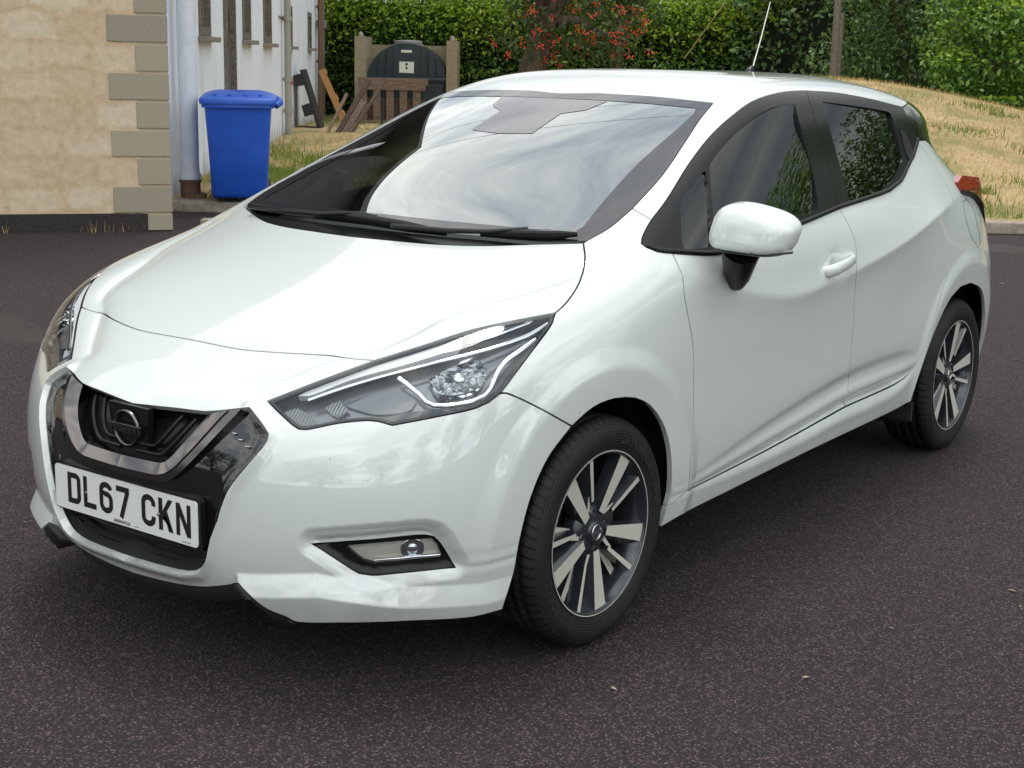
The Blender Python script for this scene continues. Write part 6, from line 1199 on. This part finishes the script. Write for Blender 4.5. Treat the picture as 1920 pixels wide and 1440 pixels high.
# ---- hedge, trees and bushes ----
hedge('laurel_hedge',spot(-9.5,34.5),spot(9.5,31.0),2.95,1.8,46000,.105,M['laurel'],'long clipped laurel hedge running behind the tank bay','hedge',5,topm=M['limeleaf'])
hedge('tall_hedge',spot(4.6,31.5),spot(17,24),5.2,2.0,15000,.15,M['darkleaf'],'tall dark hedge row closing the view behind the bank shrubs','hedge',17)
rt,P,C=tree('rowan_tree',spot(.05,28.0),4.6,1.75,2.75,5200,.12,M['rowanleaf'],'rowan tree hung with red berry clusters in front of the hedge','tree',seed=4,trunk_r=.27,lean=(.75,.50),low=.55)
mb=MB(); k=0
for q in P[(P@np.array(YV))<.5][::22]:
    for _ in range(10):
        c=Vector(q)+Vector((rnd.gauss(0,.045),rnd.gauss(0,.045),rnd.gauss(-.02,.04)))-YV*.15; mb.lathe([(-.016,0),(0,.019),(.016,0)],5,ax=(0,0,1),c=c)
br_=obj('berries',mb.mesh('berries',False),mat('berry_red',(.75,.06,.025),.4),rt); br_['kind']='stuff'
tree('rowan_sapling',spot(1.85,28.4),3.6,1.0,2.7,1500,.12,M['rowanleaf'],'thin second rowan stem right of the berried rowan','tree',seed=9,trunk_r=.11,low=.4)
tree('dark_tree',spot(-4.6,36.0),7.5,2.2,4.6,3500,.16,M['darkleaf'],'tree trunk leaning beside the far end of the white wall','tree',seed=12,trunk_r=.22,low=.3)
D0=[(6.6,26.0,6.2,2.1,2.5,9000,'dark'),(8.5,24.6,7.0,2.4,2.7,9500,'dark'),(10.2,23.0,6.5,2.3,2.6,8000,'mid'),(6.9,22.2,2.6,1.05,.95,3600,'mid'),(8.3,20.6,3.2,1.25,1.25,4200,'lime'),(11.0,19.5,6,2.2,2.9,4500,'mid'),(12.6,15.8,8,3.3,4.6,5200,'dark'),(15.6,13.0,8.5,3.4,4.8,5200,'mid'),(18,9.0,8,3.3,4.6,4600,'dark')]
LBL=['dense dark evergreen shrub just right of the timber pole','tall dark shrub towering behind the crest of the dry bank','leafy mid-green tree above the crest at the right edge','low rounded bush on the bank crest below the dark shrubs','bright lime-green bush at the right edge of the bank','mid-green tree standing beyond the right edge of the bank','tall dark tree further right along the bank','broad mid-green tree further right along the bank','tallest dark tree at the far right end of the bank']
for i,(sd_,dp,h,cr_,cz,ct,kd) in enumerate(D0):
    b=spot(sd_,dp); t=(b-KA).dot(KY); s_0=(b-KA).dot(KX); b.z=float(bank_h(t,s_0))-.05
    tree('shrub' if h<4 else 'tall_shrub',b,h,cr_,cz,int(ct*(6 if i>5 else 2.3)),(.13 if i>5 else .095) if kd!='lime' else .085,{'dark':M['darkleaf'],'mid':M['laurel'],'lime':M['limeleaf']}[kd],LBL[i],'shrub' if i<5 else 'tree',group='shrubs along the grass bank',seed=20+i,trunk_r=.055,blobs=26,squash=1.0,low=.9,light=M['limeleaf'] if kd=='mid' else None)
# timber pole
PO=thing('timber_pole',spot(5.17,24.6)+UPV*.9,'weathered timber pole standing in front of the dark shrubs','pole'); mb=MB(); mb.tube([(0,0,-.3),(0,0,2.5),(.02,0,6.5)],[.066,.06,.055],10); obj('post',mb.mesh('post'),M['oldwood'],PO)
mb=MB(); mb.box((0.085,.02,.6),(.05,.05,1.6)); obj('strut',mb.mesh('strut'),M['oldwood'],PO)
GW=thing('guy_wire_guard',spot(3.30,30.0)+UPV*.9,'thin slanting yellowed guard tube on a guy wire before the hedge','cable guard'); mb=MB(); mb.tube([(0,0,.62),Vector((0,0,1.75))+XV*.78],.011,8); obj('tube',mb.mesh('tube'),mat('guard_yellow',(.26,.21,.08),.7),GW)
# overhead wires from the house, seen in the windscreen
for y_,z_,lb in ((6.7,7.6,'thin black overhead wire nearer the house gutter'),(6.1,7.9,'thin black overhead wire nearer the parked car')):
    pts=[Vector((-7.4+24*t,y_-.6-.5*t,z_-1.6+1.9*t-1.1*4*t*(1-t)*.3)) for t in np.linspace(0,1,24)]; o=obj('overhead_wire',(lambda mb:(mb.tube(pts,.007,6),mb.mesh('overhead_wire'))[1])(MB()),M['black'],label=lb,cat='cable')
# trees across the yard behind the photographer (they show in the paint and lamps)
k=0
for x_,y_,h,cr_ in ((-12,-16,7,2.8),(-6,-18,8,3.2),(0,-19,8,3.2),(6,-18.5,9,3.4),(11,-16,8,3.2),(15,-11,8,3.2),(17,-5,7,3.0),(18,1,7,3.0),(18.5,7,7,2.8),(-15,-11,6,2.6)):
    tree('yard_tree',(x_,y_,0),h,cr_,h*.52,1500,.42,M['darkleaf'],'tall dark leafy tree standing across the yard behind the photographer','tree',group='trees across the yard behind the camera',seed=60+k,trunk_r=.2,blobs=16,low=.8); k+=1
# ---- litter on the tarmac ----
lf=MB()
for i in range(170):
    x_,y_=rnd.uniform(-4.5,3.0),rnd.uniform(-1.8,9.0)
    if -1.0<x_<1.0 and -1.0<y_<3.4: continue
    a=rnd.uniform(0,6.28); s_0=rnd.uniform(.004,.014)*(1+.5*(y_>4)); c=Vector((x_,y_,.006)); X=Vector((math.cos(a),math.sin(a),.2))*s_0; Y=Vector((-math.sin(a),math.cos(a),.1))*s_0*.5
    lf.add([c-X,c+Y,c+X,c-Y],[(0,1,2,3)],rnd.choice((0,0,1)))
fl=lf.build('fallen_leaves',[mat('dead_leaf',(.38,.30,.20),.8),mat('orange_leaf',(.42,.20,.06),.8)],kind='stuff')
